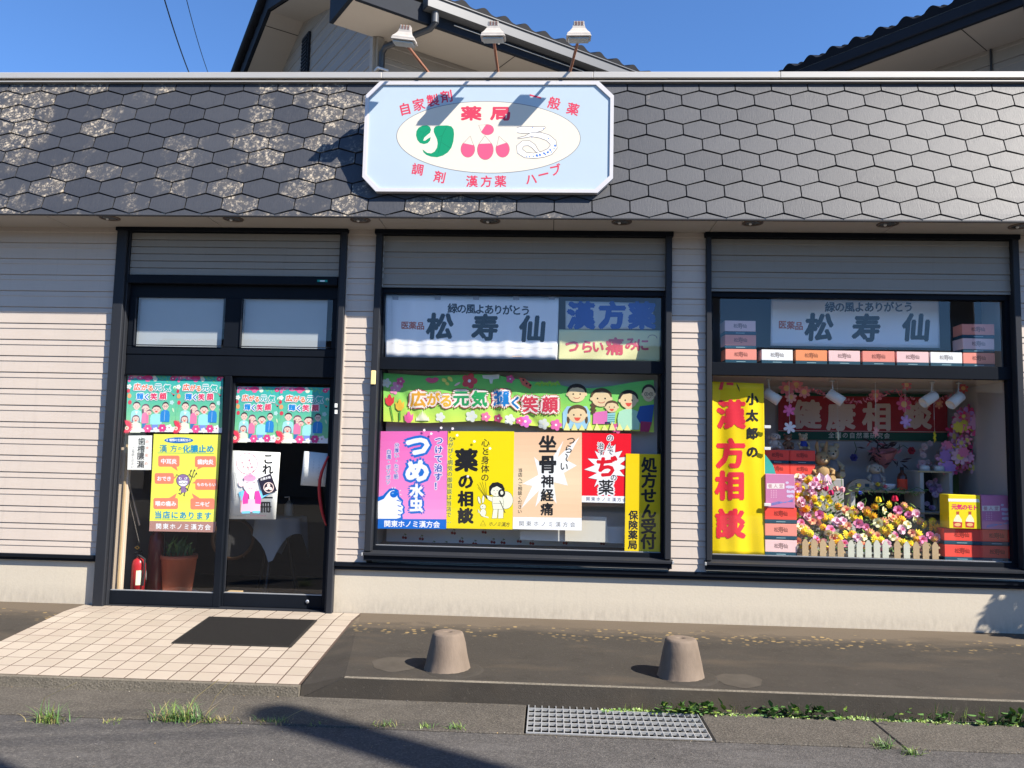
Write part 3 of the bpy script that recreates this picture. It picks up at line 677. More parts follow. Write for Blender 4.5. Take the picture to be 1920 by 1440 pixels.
mb.build('eave_soffit', H1)
mb = MB(); mb.box(-OH-.03, Lw, -EV-.05, -EV, 6.20, 6.42, MFAS, .004, TA); mb.box(-OH-.05, -OH, -EV-.04, .0, 6.275, 6.62, MFAS, .004, TA); mb.build('fascia', H1)
mb = MB(); p0 = TA @ Vector((.15, -EV-.11, 6.33)); p1 = TA @ Vector((Lw, -EV-.11, 6.33))
mb.box(.2, Lw, -EV-.17, -EV-.052, 6.33, 6.338, M_GUTTER, 0, TA); mb.box(.2, Lw, -EV-.178, -EV-.17, 6.33, 6.46, M_GUTTER, .003, TA); mb.box(.2, Lw, -EV-.195, -EV-.165, 6.45, 6.465, M_GUTTER, .003, TA); mb.box(.2, .206, -EV-.17, -EV-.052, 6.33, 6.46, M_GUTTER, 0, TA)
mb.build('gutter', H1)
mb = MB()
for x in (1.2, 2.65, 3.45, 4.6): mb.box(x-.006, x+.006, -EV-.10, -EV-.05, 6.26, 6.33, M_GALV, 0, TA); mb.ball(TA @ Vector((x, -EV-.075, 6.255)), .018, M_WHITE, 8)
mb.tube([TA @ Vector((.6, -EV-.062, 6.285)), TA @ Vector((Lw, -EV-.062, 6.285))], .006, M_GALV, 6)
mb.build('gutter_bracket', H1)
mb = MB(); A = TA @ Vector((-OH, -EV-.10, 0)); tile_eave(mb, A, U1, -U2, Lw+OH, 6.53, .46, 3.4); 
# the far slope of the gable and its rake
def gz(t): return 6.98+.282*t if t < 2.8 else 7.77-.37*(t-2.8)
ridge_t = 2.6
A2 = K-U1*OH
mb.add([A2+U2*2.8+ZV*8.04, A2+U2*5.8+ZV*6.93, K+U1*Lw+U2*5.8+ZV*6.93, K+U1*Lw+U2*2.8+ZV*8.04], [(0, 1, 2, 3)], M_BLACKTILE)
mb.build('roof', H1)
mb = MB()
def rake(t0, t1):
    a, b = A2+U2*t0, A2+U2*t1; za, zb = gz(t0)+.02, gz(t1)+.02
    mb.add([a+ZV*za, b+ZV*zb, b+ZV*(zb+.26), a+ZV*(za+.26), a+U1*.05+ZV*za, b+U1*.05+ZV*zb, b+U1*.05+ZV*(zb+.26), a+U1*.05+ZV*(za+.26)], [(0, 1, 2, 3), (4, 7, 6, 5), (0, 4, 5, 1), (3, 2, 6, 7)], MFAS)
rake(2.8, 5.7); rake(-.5, 2.8)
n = 12
for i in range(n):                     # rake tiles lapping down the edge
    t = 2.85+i*.24; z = gz(t)+.30; c = A2+U2*t-U1*.02
    mb.tube([c+ZV*(z+.03), c+U2*.30+ZV*(z-.37*.30-.03+.02)], [.075, .085], M_BLACKTILE, 10)
mb.build('rake', H1)
mb = MB(); mb.add([A2+U1*.05+U2*2.8+ZV*gz(2.8), A2+U1*.05+U2*5.7+ZV*gz(5.7), K+U2*5.7+ZV*gz(5.7), K+U2*2.8+ZV*gz(2.8)], [(0, 1, 2, 3)], HS)
mb.add([A2+U1*.05+U2*-.5+ZV*gz(-.5), A2+U1*.05+U2*2.8+ZV*gz(2.8), K+U2*2.8+ZV*gz(2.8), K+U2*-.5+ZV*gz(-.5)], [(0, 1, 2, 3)], HS)
for t in (3.05, 4.05): mb.add([A2+U1*.05+U2*t+ZV*(gz(t)-.003), A2+U1*.05+U2*(t+.012)+ZV*(gz(t+.012)-.003), K+U2*(t+.012)+ZV*(gz(t+.012)-.003), K+U2*t+ZV*(gz(t)-.003)], [(0, 1, 2, 3)], M_DARK)
mb.build('gable_soffit', H1)
mb = MB()
mb.box(-2.72, -2.43, -.05, 0, 5.3, 7.46, MFAS, .004, TB)
z = 5.35
while z < 7.40: mb.box(-2.69, -2.46, -.065, -.045, z, z+.03, MFAS, 0, TB); z += .055
mb.build('louvre', H1)
mb = MB(); pth = [TA @ Vector((.33, -EV-.11, 6.33)), TA @ Vector((.33, -EV-.11, 6.20)), TA @ Vector((.31, -EV-.04, 6.16)), TA @ Vector((.04, -.15, 6.13)), TA @ Vector((.02, -.10, 6.06)), TA @ Vector((.02, -.10, 4.2))]
mb.tube(pth[:5]+[TA @ Vector((.02, -.10, 5.80))], .036, M_PIPE, 12); mb.tube([TA @ Vector((.02, -.10, 5.81)), pth[5]], .033, M_GUTTER, 12)
mb.tube([pth[0], pth[1]], .042, M_GUTTER, 12); mb.box(-.05, .09, -.15, -.01, 5.84, 5.865, M_GALV, .003, TA); mb.build('downpipe', H1)
# second house, on the right
K2 = Vector((3.78, 2.62, 0)); V2 = Vector((-.669, .743, 0)); V1 = Vector((.743, .669, 0)); NO = -V1
Q = Vector((4.707, 1.43, 0))
H2 = thing('house', 'dark roofed two storey house behind the shop, its black tiled eave rising to the right', 'house', (5.2, 2.6, 4.6), 'tiled houses behind the shop')
TC = Matrix(((-V2.x, V1.x, 0, Q.x), (-V2.y, V1.y, 0, Q.y), (0, 0, 1, 0), (0, 0, 0, 1)))  # x towards the viewer, y inwards
mb = MB(); siding(mb, -7.0, 3.0, 4.3, 6.22, .72, .21, M_HSIDE, TC)
mb.build('wall', H2)
mb = MB(); mb.box(-7, 3, 0, .72, 6.20, 6.23, HS, 0, TC)
for x in (-3.6, -1.9, -.35, 1.2): mb.box(x, x+.008, 0, .72, 6.196, 6.199, M_DARK, 0, TC)
mb.build('eave_soffit', H2)
mb = MB(); mb.box(-7, 3, -.05, 0, 6.19, 6.36, MFAS, .004, TC); mb.box(-7, 3, -.09, -.05, 6.29, 6.42, MFAS, .01, TC); mb.build('fascia', H2)
mb = MB(); A = TC @ Vector((-7, -.09, 0)); tile_eave(mb, A, -V2, NO, 10, 6.47, .42, 3.2, .30, .06); mb.build('roof', H2)
mb = MB(); mb.tube([TC @ Vector((.32, -.05, 6.3)), TC @ Vector((.32, -.04, 6.15)), TC @ Vector((.5, .60, 5.75)), TC @ Vector((.5, .60, 4.2))], .045, M_PIPE, 12); mb.build('downpipe', H2)
mb = MB(); mb.tube([TC @ Vector((-.30, .69, 6.19)), TC @ Vector((-.30, .69, 4.3))], .012, M_PIPE, 8); mb.build('wall_cable', H2)
# overhead cables
for k, (a, b, r) in enumerate((((300, -30), (374, 180), .017), ((345, -20), (404, 170), .010))):
    mb = MB(); p = P(a[0], a[1], 9.0); q = P(b[0], b[1], 16.0); pts = []
    for i in range(25): f = i/24; pts.append(p.lerp(q, f)+Vector((0, 0, -.5*4*f*(1-f)*.35)))
    ext = (q-p); pts.append(q+ext*1.5); mb.tube(pts, r, M_FRAME, 6)
    tag(mb.build('power_cable'), ('thick black overhead cable crossing the open sky, left of the pair', 'thin black overhead cable crossing the open sky, right of the pair')[k], 'cable', 'cables in the sky')
# across the street, seen only as reflections: a house and a utility pole with its wires
HB = thing('house', 'long dark roofed house facing the shop across the street', 'house', (2, -24, 0))
mb = MB(); mb.box(-16, 30, -30, -24, -.4, 4.2, simple('street_house_wall', (.10, .095, .09), .8)); mb.build('wall', HB)
mb = MB(); mb.prism([(-31, 4.1), (-23.2, 4.1), (-27, 6.2)], -17, 31, M_BLACKTILE, 'x'); mb.build('roof', HB)
for x in (-6, -2, 2.5, 6.2):
    mb = MB(); mb.box(x-.9, x+.9, -24, -23.95, 1.2, 3.4, MFAS); mb.build('window', HB)
UP = thing('utility_pole', 'round concrete utility pole carrying the street cables', 'utility pole', (7.4, -7.5, -.2))
mb = MB(); mb.tube([(7.4, -7.5, -.3), (7.4, -7.5, 9.6)], [.21, .17], M_CONE, 16); mb.build('pole', UP)
LP = thing('shadow_pole', 'slim steel street lamp with a dome shaped head beside the road', 'street lamp', (2.75, -6.3, -.2))  # added pole out of view, placed only to cast its shadow on the road
mb = MB(); mb.tube([(2.75, -6.3, -.3), (2.75, -6.3, 6.5)], [.08, .065], M_GUTTER, 14); mb.build('pole', LP)
mb = MB(); mb.lathe([(0, 0), (.16, 0), (.2, .1), (.14, .32), (0, .36)], (2.75, -6.3, 6.45), M_GUTTER, 18); mb.build('pole_head', LP)
for k, (dx, z) in enumerate(((-.9, 9.45), (0, 9.45), (.9, 9.45), (.1, 7.4))):
    mb = MB(); pts = [(7.4+dx+(-34)*f, -7.5-6*f, z-1.6*4*f*(1-f)*.5) for f in [i/20 for i in range(21)]]; mb.tube(pts, .012, M_FRAME, 5)
    tag(mb.build('power_cable'), 'slack street cable hung from the concrete utility pole', 'cable', 'cables over the street')
# potted shrub beyond the right edge: its shadow falls on the plinth
SB = thing('potted_shrub', 'leafy shrub in a terracotta pot by the shop wall', 'shrub', (5.25, -.55, -.03))
mb = MB(); mb.lathe([(0, 0), (.15, 0), (.2, .3), (.18, .3), (.17, .26), (0, .26)], (5.25, -.55, -.03), M_TERRA, 20); mb.build('pot', SB)
mb = MB(); mb.tube([(5.25, -.55, .2), (5.28, -.53, .8), (5.3, -.52, 1.5)], [.025, .02, .012], M_WOOD, 8); mb.build('trunk', SB)
mb = MB()
for c, r, n in (((5.32, -.52, 1.52), .46, 1100), ((5.12, -.5, 1.02), .2, 320)):
    for i in range(n):
        d = Vector((random.gauss(0, 1), random.gauss(0, 1), random.gauss(0, 1))).normalized()*r*random.random()**.4; p = Vector(c)+d
        a = Vector((random.uniform(-1, 1), random.uniform(-1, 1), random.uniform(-1, 1))).normalized(); b = a.orthogonal().normalized(); s = .065
        mb.face([p-a*s, p+b*s*.5, p+a*s, p-b*s*.5], M_LEAF[i % 2])
mb.build('foliage', SB)

# ================================================================== SIGNBOARD AND ITS LAMPS
WHT = pal(246, 246, 242); BLK = pal(30, 30, 33); GRY = pal(120, 120, 122); NAVY = pal(38, 62, 120)
SG = thing('signboard', 'pale blue octagonal pharmacy signboard with a cream oval, fixed on the slate roof band', 'signboard', (-.58, -.40, 3.6))
ZS = (660, 140, 3.6923)
out = [(-1.534, 4.616), (.372, 4.616), (.502, 4.488), (.502, 3.756), (.372, 3.629), (-1.534, 3.629), (-1.656, 3.756), (-1.656, 4.490)]
KS = 6.57/6.67; out = [(x*KS, 1.38+(z-1.38)*KS) for x, z in out]
cxs, czs = -.577*KS, 1.38+2.742*KS
def inset(p, d): return [(cxs+(x-cxs)*(1-d/1.08), czs+(z-czs)*(1-d/.494)) for x, z in p]
MSF = simple('white_sign_frame', (.60, .58, .58), .4, 0, .06, 8)
mb = MB(); inn = inset(out, .030); n = 8
mb.add([(x, -.441, z) for x, z in out]+[(x, -.441, z) for x, z in inn]+[(x, -.428, z) for x, z in inn]+[(x, -.378, z) for x, z in out],
       [(i, (i+1) % n, (i+1) % n+n, i+n) for i in range(n)]+[(i+n, (i+1) % n+n, (i+1) % n+2*n, i+2*n) for i in range(n)]+[((i+1) % n, i, i+3*n, (i+1) % n+3*n) for i in range(n)]+[tuple(range(4*n-1, 3*n-1, -1))], MSF)
mb.build('frame', SG)
mb = MB(); mb.face([(x, -.430, z) for x, z in inset(out, .028)], simple('pale_blue_acrylic', (.46, .545, .59), .3, 0, .06, 2)); mb.build('panel', SG)
mb = MB()
for x, z in ((-1.0, 4.38), (-.2, 4.38), (-1.0, 3.75), (-.2, 3.75)): mb = MB(); mb.tube([(x, -.379, z), (x, roofy(z)+.02, z)], .018, M_GUTTER, 8); mb.build('bracket', SG)
a = Art(-.430, ZS); mb = MB()
CRM = pal(222, 213, 196); PK = pal(206, 62, 88); PK2 = pal(224, 88, 124); WHE = pal(240, 240, 238)
a.ell(mb, 945, 433, 638, 250, pal(120, 120, 125), 72, .8); a.ell(mb, 945, 433, 634, 246, CRM, 72, .8); mb.build('oval', SG)
mb = MB()
for c, x, y, r in (('自', 366, 237, -13), ('家', 462, 207, -12), ('製', 560, 178, -10), ('剤', 655, 150, -9), ('一', 1270, 152, 15), ('般', 1400, 197, 13), ('薬', 1530, 238, 14)): a.ch(mb, c, x, y, 88, PK, b=.022, rot=r)
for c, x, y in (('薬', 825, 268), ('局', 1030, 268)): a.ch(mb, c, x, y, 148, PK, h=100, b=.035)
for c, x, y, r in (('調', 455, 655, 10), ('剤', 608, 708, 12), ('漢', 830, 738, 0), ('方', 930, 738, 0), ('薬', 1028, 738, 0), ('ハ', 1240, 722, -8), ('ー', 1325, 690, -14), ('ブ', 1408, 660, -12)): a.ch(mb, c, x, y, 84, PK, b=.02, rot=r)
mb.build('lettering', SG)
mb = MB(); GRN = pal(8, 142, 100); GD = pal(10, 110, 80)
a.poly(mb, [(520, 350), (488, 352), (460, 368), (446, 392), (443, 420), (452, 452), (470, 473), (498, 481), (524, 474), (541, 455), (545, 432), (528, 441), (508, 456), (493, 457), (500, 436), (522, 416), (541, 402), (547, 380), (540, 361)], GRN)
a.poly(mb, [(600, 352), (578, 358), (566, 374), (566, 396), (576, 420), (588, 446), (593, 476), (588, 506), (572, 532), (548, 545), (520, 541), (488, 517), (495, 538), (515, 556), (548, 568), (590, 572), (630, 560), (664, 538), (688, 506), (702, 462), (707, 410), (703, 378), (688, 358), (660, 351)], GRN)
for pts in (((470, 395), (505, 400), (478, 440)), ((655, 360), (625, 420), (615, 470), (598, 540)), ((600, 430), (625, 422)), ((620, 468), (680, 508)), ((505, 400), (540, 372))): a.line(mb, pts, 2.2, GD)
def drop(cx, cy, rx, ry, tx, ty):
    q = []; ang = math.atan2(ty-cy, tx-cx)
    for k in range(25):
        t = math.radians(38+284*k/24)+ang; q.append((cx+rx*math.cos(t), cy+ry*math.sin(t)))
    q.append((tx, ty)); a.poly(mb, [(cx+(x-cx)*1.05, cy+(y-cy)*1.04) for x, y in q], pal(120, 84, 88)); a.poly(mb, q, CRM)
    f = []
    for k in range(25):
        t = math.radians(50+260*k/24)+ang; f.append((cx+rx*math.cos(t), cy+ry*math.sin(t)))
    a.poly(mb, f, PK2)
drop(936, 381, 44, 36, 878, 350); drop(802, 516, 47, 55, 818, 426); drop(923, 520, 54, 67, 920, 424); drop(1043, 516, 46, 55, 1018, 428)
OLG = pal(112, 106, 98)
def ribbon(pts, w): a.line(mb, pts, [x+9 for x in w], OLG); a.line(mb, pts, w, WHE)
ribbon([(1142, 384), (1180, 382), (1250, 383), (1310, 375), (1340, 362)], [30, 44, 42, 24, 2])
ribbon([(1145, 441), (1200, 430), (1240, 415), (1300, 418), (1355, 436), (1392, 468), (1396, 500), (1370, 532), (1320, 552), (1260, 562), (1200, 556), (1163, 530), (1160, 500), (1185, 476), (1225, 474), (1258, 496), (1278, 525), (1300, 540)], [2, 8, 22, 34, 38, 42, 46, 44, 38, 32, 34, 40, 38, 32, 30, 26, 18, 4])
BL = pal(60, 110, 190)
rr = random.Random(3)
for x, y, r in [(1405, 492, 11), (1372, 520, 8), (1355, 536, 9), (1330, 545, 8), (1300, 556, 9), (1280, 562, 10), (1255, 566, 6), (1230, 566, 5), (1250, 366, 4), (1325, 373, 4), (1245, 432, 4), (1360, 440, 5), (1390, 455, 3), (1210, 566, 4), (1340, 553, 6), (1380, 536, 6), (1400, 512, 5), (1412, 548, 3), (1440, 556, 3)]:
    a.poly(mb, [(x+r*rr.uniform(.5, 1.3)*math.cos(t), y+r*rr.uniform(.5, 1.3)*math.sin(t)) for t in [k*.9 for k in range(7)]], BL)
mb.build('emblem', SG)
LAMPLAB = ('left of the three weathered floodlights leaning out over the signboard', 'middle of the three weathered floodlights leaning out over the signboard', 'right of the three weathered floodlights, standing against the open sky')
MLG = simple('floodlight_glass', (.45, .47, .45), .15, 0, .05)
for k, (hx, hz, bx, tilt) in enumerate(((759, 70, 804, 7), (925, 63, 934, 0), (1085, 63, 1068, 0))):
    c_ = P(hx, hz, -.715); hx, hz, bx = c_.x, c_.z, P(bx, 139, -.04).x
    L = thing('floodlight', LAMPLAB[k], 'floodlight', (bx, -.04, 4.822), 'floodlights over the signboard')
    TT = Matrix.Translation((hx, -.715, hz)) @ Matrix.Scale(1.08, 4) @ Matrix.Rotation(math.radians(tilt), 4, 'Y') @ Matrix.Rotation(math.radians(8), 4, 'X')
    mb = MB(); prof = [(.040, .082), (.042, .06), (.050, .03), (.068, .005), (.086, -.012), (.090, -.03)]; V = []; Fc = []
    for w_, z in prof:
        d_ = w_*.62
        for x, y in ((-w_, -d_), (w_, -d_), (w_, d_), (-w_, d_)): V.append(TT @ Vector((x, y, z)))
    for i in range(len(prof)-1):
        for q in range(4): Fc.append((4*i+q, 4*i+(q+1) % 4, 4*i+4+(q+1) % 4, 4*i+4+q))
    Fc.append((0, 3, 2, 1)); Fc.append((20, 21, 22, 23)); mb.add(V, Fc, M_LAMP)
    for q in range(7): x = -.036+q*.0112; mb.box(x, x+.0045, -.030, .030, .050, .0835, M_RUST if q % 2 else M_LAMP, 0, TT)
    mb.box(-.094, .094, -.060, .060, -.040, -.028, M_LAMP, .004, TT); mb.build('lamp_housing', L)
    mb = MB(); mb.box(-.078, .078, -.048, .048, -.058, -.041, MLG, .006, TT); mb.build('lens', L)
    mb = MB(); p = TT @ Vector((0, .055, .0)); pts = [(bx, .06, 4.90), (bx, .03, 4.96), ((bx+hx)/2, -.30, 4.93), (hx, -.60, p.z-.045), tuple(p)]
    pts = [(bx, -.04, 4.80), (bx, -.045, 4.84), tuple(TT @ Vector((0, .04, -.03)))]
    mb.tube(pts, .0125, M_RUST, 8); mb.lathe([(.03, 0), (.03, .008), (.013, .014)], (bx, -.04, 4.8225), M_RUST, 12); mb.build('arm', L)

# ================================================================== POSTERS ON THE DOOR
def poster(name, label, cat, Y, q, zoom, mat, group=None, nx=1, ny=1, fold=None):
    c = [P(zoom[0]+x/zoom[2], zoom[1]+y/zoom[2], Y) for x, y in q]
    t = thing(name, label, cat, ((c[2]+c[3])/2), group)
    weld(sheet(Y, q, mat, zoom, nx, ny, fold)).build('sheet', t)
    return t, Art(Y, zoom, fold)
SKIN = pal(250, 205, 190); HAIR = pal(62, 50, 58); HAIRB = pal(120, 82, 100)
def person_print(a, mb, x, y, rx, ry, hair, skin=SKIN, glasses=False, laugh=False, side=0, body=None, bw=None, bh=None, fringe=.58):
    if body: a.poly(mb, [(x-rx*.3, y+ry*.8), (x+rx*.3, y+ry*.8), (x+rx*.38, y+ry*1.25), (x-rx*.38, y+ry*1.25)], skin); b_, W, H = body, bw or rx*1.2, bh or ry*1.7; y0 = y+ry*1.1; a.poly(mb, [(x-W*.35, y0), (x+W*.35, y0), (x+W*.85, y0+H*.12), (x+W, y0+H*.45), (x+W*.95, y0+H), (x-W*.95, y0+H), (x-W, y0+H*.45), (x-W*.85, y0+H*.12)], b_)
    a.ell(mb, x, y-ry*.2, rx*1.06, ry*.92, hair, 22)
    for s in (-1, 1): a.ell(mb, x+s*rx*.98, y+ry*.12, rx*.16, ry*.2, skin, 8)
    a.ell(mb, x, y+ry*.12, rx*.95, ry*.9, skin, 22)
    a.poly(mb, [(x-rx*1.02, y-ry*.1), (x-rx*.82, y-ry*.75), (x, y-ry*1.1), (x+rx*.82, y-ry*.75), (x+rx*1.02, y-ry*.1), (x+rx*.85, y-ry*(fringe-.15)), (x+rx*.5, y-ry*fringe), (x+rx*.1, y-ry*(fringe+.12)), (x-rx*.6, y-ry*fringe), (x-rx*.86, y-ry*(fringe-.18))], hair)
    for s in (-1, 1): a.ell(mb, x+s*rx*.38, y+ry*.08, rx*.09, ry*.1, BLK, 8)
    if glasses:
        for s in (-1, 1): a.ring(mb, x+s*rx*.38, y+ry*.1, rx*.28, ry*.22, rx*.07, BLK, 14)
        a.line(mb, [(x-rx*.12, y+ry*.08), (x+rx*.12, y+ry*.08)], rx*.07, BLK)
    if laugh: a.poly(mb, [(x-rx*.38, y+ry*.38), (x+rx*.38, y+ry*.38), (x+rx*.2, y+ry*.72), (x, y+ry*.8), (x-rx*.2, y+ry*.72)], pal(225, 85, 70))
    else: a.line(mb, [(x-rx*.35, y+ry*.45), (x-rx*.15, y+ry*.58), (x+rx*.15, y+ry*.58), (x+rx*.35, y+ry*.45)], rx*.07, pal(190, 90, 80))
def lerp3(a, b, f): return tuple(int(a[i]+(b[i]-a[i])*f) for i in range(3))
def flower_poster(label, Y, c, cut=1.0):
    """c = photo-pixel corners TL,TR,BR,BL"""
    def mp(x, y):
        u, v = (x-90)/845, (y-125)/975
        return tuple((c[0][i]*(1-u)+c[1][i]*u)*(1-v)+(c[3][i]*(1-u)+c[2][i]*u)*v for i in (0, 1))
    bl = [P(*p, Y) for p in c]; t = thing('family_poster', label, 'poster', (bl[2]+bl[3])/2, 'family posters on the door')
    bands = [pal(*lerp3((62, 184, 178), (150, 214, 150), f/13)) for f in range(14)]
    sheet(Y, c, bands).build('sheet', t)
    a = Art(Y, mp=mp); mb = MB()
    pk, hp_, cr, gr = pal(238, 110, 160), pal(240, 70, 130), pal(250, 240, 215), pal(110, 200, 140)
    for x, y, rx, ry, m in ((150, 160, 55, 34, pk), (215, 150, 50, 24, pal(250, 170, 180)), (300, 165, 60, 36, pk), (430, 165, 95, 40, hp_), (430, 205, 45, 30, pk), (560, 190, 38, 38, cr), (540, 150, 30, 24, cr), (118, 215, 24, 30, pk), (860, 175, 46, 42, hp_), (910, 150, 24, 24, pk)): a.ell(mb, x, y, rx, ry, m, 16)
    for x, y, r in ((640, 175, 30), (690, 190, -30), (735, 165, 20), (760, 215, 60), (700, 150, 0), (800, 190, 80), (620, 145, 10)): a.ell(mb, x, y, 34, 12, gr, 10, r)
    for x, y in ((300, 165), (150, 165), (860, 175)): a.ell(mb, x, y, 12, 12, cr, 8)
    a.flower(mb, 120, 320, 42, pal(245, 245, 235), pal(240, 220, 140)); a.ell(mb, 112, 395, 26, 34, pal(220, 60, 80), 14); a.ell(mb, 130, 480, 34, 42, pal(240, 170, 110), 14); a.ell(mb, 142, 592, 32, 38, pal(220, 70, 90), 14); a.line(mb, [(142, 625), (120, 760)], 8, gr)
    a.poly(mb, [(830, 410), (880, 445), (925, 440), (880, 465)], pal(220, 90, 110)); a.ell(mb, 885, 470, 14, 12, BLK, 8); a.ell(mb, 900, 330, 30, 30, cr, 8); a.ell(mb, 900, 360, 14, 40, gr, 8)
    a.flower(mb, 860, 590, 40, pal(190, 225, 220), pal(180, 215, 215)); a.ell(mb, 890, 720, 14, 40, pal(215, 240, 200), 8, -20)
    mb.build('flower_print', t)
    mb = MB()
    person_print(a, mb, 260, 650, 58, 66, HAIR, body=pal(170, 228, 228), bw=95, bh=210); a.poly(mb, [(230, 745), (290, 745), (262, 800)], WHT)
    a.poly(mb, [(365, 940), (440, 930), (420, 1095), (362, 1095)], pal(60, 130, 180)); person_print(a, mb, 415, 690, 62, 66, HAIRB, body=pal(250, 130, 170), bw=62, bh=190)
    a.ell(mb, 372, 740, 16, 44, HAIRB, 10); person_print(a, mb, 478, 765, 42, 44, HAIRB, laugh=True)
    a.poly(mb, [(535, 950), (640, 950), (640, 1060), (535, 1060)], pal(130, 150, 225)); person_print(a, mb, 603, 710, 70, 66, HAIR, laugh=True, body=pal(165, 230, 226), bw=105, bh=190)
    person_print(a, mb, 755, 650, 50, 64, HAIR, glasses=True, body=pal(50, 140, 210), bw=82, bh=205); a.line(mb, [(748, 740), (745, 910)], 5, pal(200, 225, 240))
    person_print(a, mb, 255, 872, 58, 56, HAIRB, laugh=True, body=cr, bw=95, bh=180)
    for s in (-1, 1): a.ell(mb, 255+s*60, 905, 9, 50, HAIRB, 8)
    mb.build('family_print', t)
    mb = MB()
    a.poly(mb, [(50 if 0 else 90, 1100), (90, 1060), (200, 1070), (330, 1030), (500, 1075), (640, 1050), (800, 1075), (935, 1000), (935, 1100)], pal(250, 245, 238))
    for k in range(16): an = math.radians(-110+k*15); a.ell(mb, 105+math.cos(an)*58, 1010+math.sin(an)*70, 52, 11, pal(238, 70, 95), 8, math.degrees(an))
    a.ell(mb, 108, 1035, 34, 34, pal(252, 215, 200), 14); a.ell(mb, 105, 1035, 15, 15, pal(200, 160, 80), 10)
    a.flower(mb, 465, 1040, 72, pal(242, 90, 150), WHT, 6); a.flower(mb, 718, 1030, 70, pal(225, 70, 140), WHT, 6); a.flower(mb, 835, 1025, 60, pal(250, 235, 235), pal(200, 80, 120), 5); a.flower(mb, 600, 1060, 45, WHT, pal(250, 230, 170), 5)
    mb.build('flower_print', t)
    mb = MB(); ow = [(pal(250, 250, 245), .13)]
    for c_, x, y, col in (('広', 258, 325, (240, 110, 70)), ('が', 378, 335, (240, 120, 75)), ('る', 488, 345, (240, 135, 80)), ('元', 615, 328, (60, 180, 175)), ('気', 768, 340, (60, 185, 170))): a.ch(mb, c_, x, y, 118 if c_ in '広元気' else 104, pal(*col), b=.045, out=ow)
    for c_, x, y, col in (('輝', 312, 490, (20, 140, 215)), ('く', 428, 497, (40, 120, 190)), ('笑', 547, 490, (225, 45, 100)), ('顔', 703, 482, (230, 60, 100))): a.ch(mb, c_, x, y, 118, pal(*col), b=.04, out=ow)
    mb.build('lettering', t)
flower_poster('leftmost family poster, left half of the pair on the left door leaf', .043, [(239.8, 703.5), (332.8, 704.2), (327.5, 810.2), (235.7, 809.6)])
flower_poster('family poster on the left door leaf beside the central stile', .042, [(332.8, 704.2), (418.7, 705), (416, 811.8), (327.7, 810.2)])
flower_poster('family poster on the right door leaf, its right edge lapped by its neighbour', .0925, [(444.5, 724.5), (527, 725.5), (521.5, 829.5), (438.5, 828)])
flower_poster('rightmost family poster on the door, half shaded by the door post', .0905, [(525, 725), (618.5, 727), (614.5, 831.5), (519, 829)])

Zb = (230, 810, 7.2)
t, a = poster('paper_note', 'small white handwritten note with four big black characters on the left door leaf', 'note', .041, [(78, 48), (398, 45), (383, 512), (63, 510)], Zb, pal(238, 236, 228))
mb = MB(); ORG = pal(225, 120, 80)
for c, x, y in (('歯', 258, 125), ('槽', 250, 228), ('膿', 243, 325), ('漏', 240, 435)): a.ch(mb, c, x, y, 104, BLK, b=.014)
for c, x, y in (('の', 330, 130), ('ゆ', 330, 215), ('彩', 326, 315), ('の', 318, 425)): a.ch(mb, c, x, y, 46, ORG)
for i, c in enumerate('ご相談ください'): a.ch(mb, c, 143-i*2.2, 222+i*41, 38, GRY)
mb.build('lettering', t)
t, a = poster('remedy_poster', 'yellow poster with a purple imp holding a fork and six orange speech bubbles', 'poster', .0405, [(420, 28), (1328, 36), (1240, 1355), (358, 1338)], Zb, pal(250, 248, 96))
mb = MB(); BR = pal(178, 134, 124)
a.poly(mb, [(366, 1200), (1268, 1212), (1240, 1355), (358, 1338)], BR); a.ell(mb, 758, 112, 195, 40, pal(20, 110, 190), 30); a.line(mb, [(470, 282), (1235, 290)], 7, pal(110, 185, 120)); a.line(mb, [(425, 1175), (1195, 1188)], 7, pal(110, 185, 120))
mb.build('banding', t)
mb = MB(); SAL = pal(250, 138, 108)
def bubble(x0, y0, x1, y1, tail):
    r = 26; q = []
    for cx, cy, a0 in ((x1-r, y0+r, -90), (x1-r, y1-r, 0), (x0+r, y1-r, 90), (x0+r, y0+r, 180)):
        for k in range(5): q.append((cx+r*math.cos(math.radians(a0+k*22.5)), cy+r*math.sin(math.radians(a0+k*22.5))))
    a.poly(mb, q, SAL); a.poly(mb, tail, SAL)
bubble(480, 318, 768, 468, [(650, 462), (725, 462), (745, 528)]); bubble(975, 325, 1260, 475, [(1020, 470), (1090, 470), (1000, 510)]); bubble(432, 553, 690, 700, [(686, 600), (686, 640), (722, 610)])
bubble(980, 635, 1280, 782, [(985, 662), (985, 695), (932, 692)]); bubble(415, 890, 748, 1040, [(620, 895), (705, 895), (732, 825)]); bubble(915, 895, 1240, 1045, [(960, 900), (1050, 900), (933, 825)])
mb.build('speech_bubbles', t)
mb = MB(); PU = pal(150, 120, 165); DK = pal(70, 55, 75)
a.ell(mb, 815, 655, 92, 88, DK, 26); a.ell(mb, 815, 655, 86, 82, PU, 26)
for s in (-1, 1): a.line(mb, [(815+s*55, 600), (815+s*85, 572), (815+s*98, 605)], 10, DK); a.poly(mb, [(815+s*18, 622), (815+s*58, 605), (815+s*52, 640), (815+s*22, 642)], WHT); a.ell(mb, 815+s*36, 628, 8, 8, DK, 8)
a.poly(mb, [(755, 665), (790, 655), (840, 655), (878, 662), (872, 705), (840, 730), (790, 730), (760, 708)], WHT); a.line(mb, [(760, 690), (785, 700), (805, 685), (828, 700), (850, 685), (872, 695)], 7, DK)
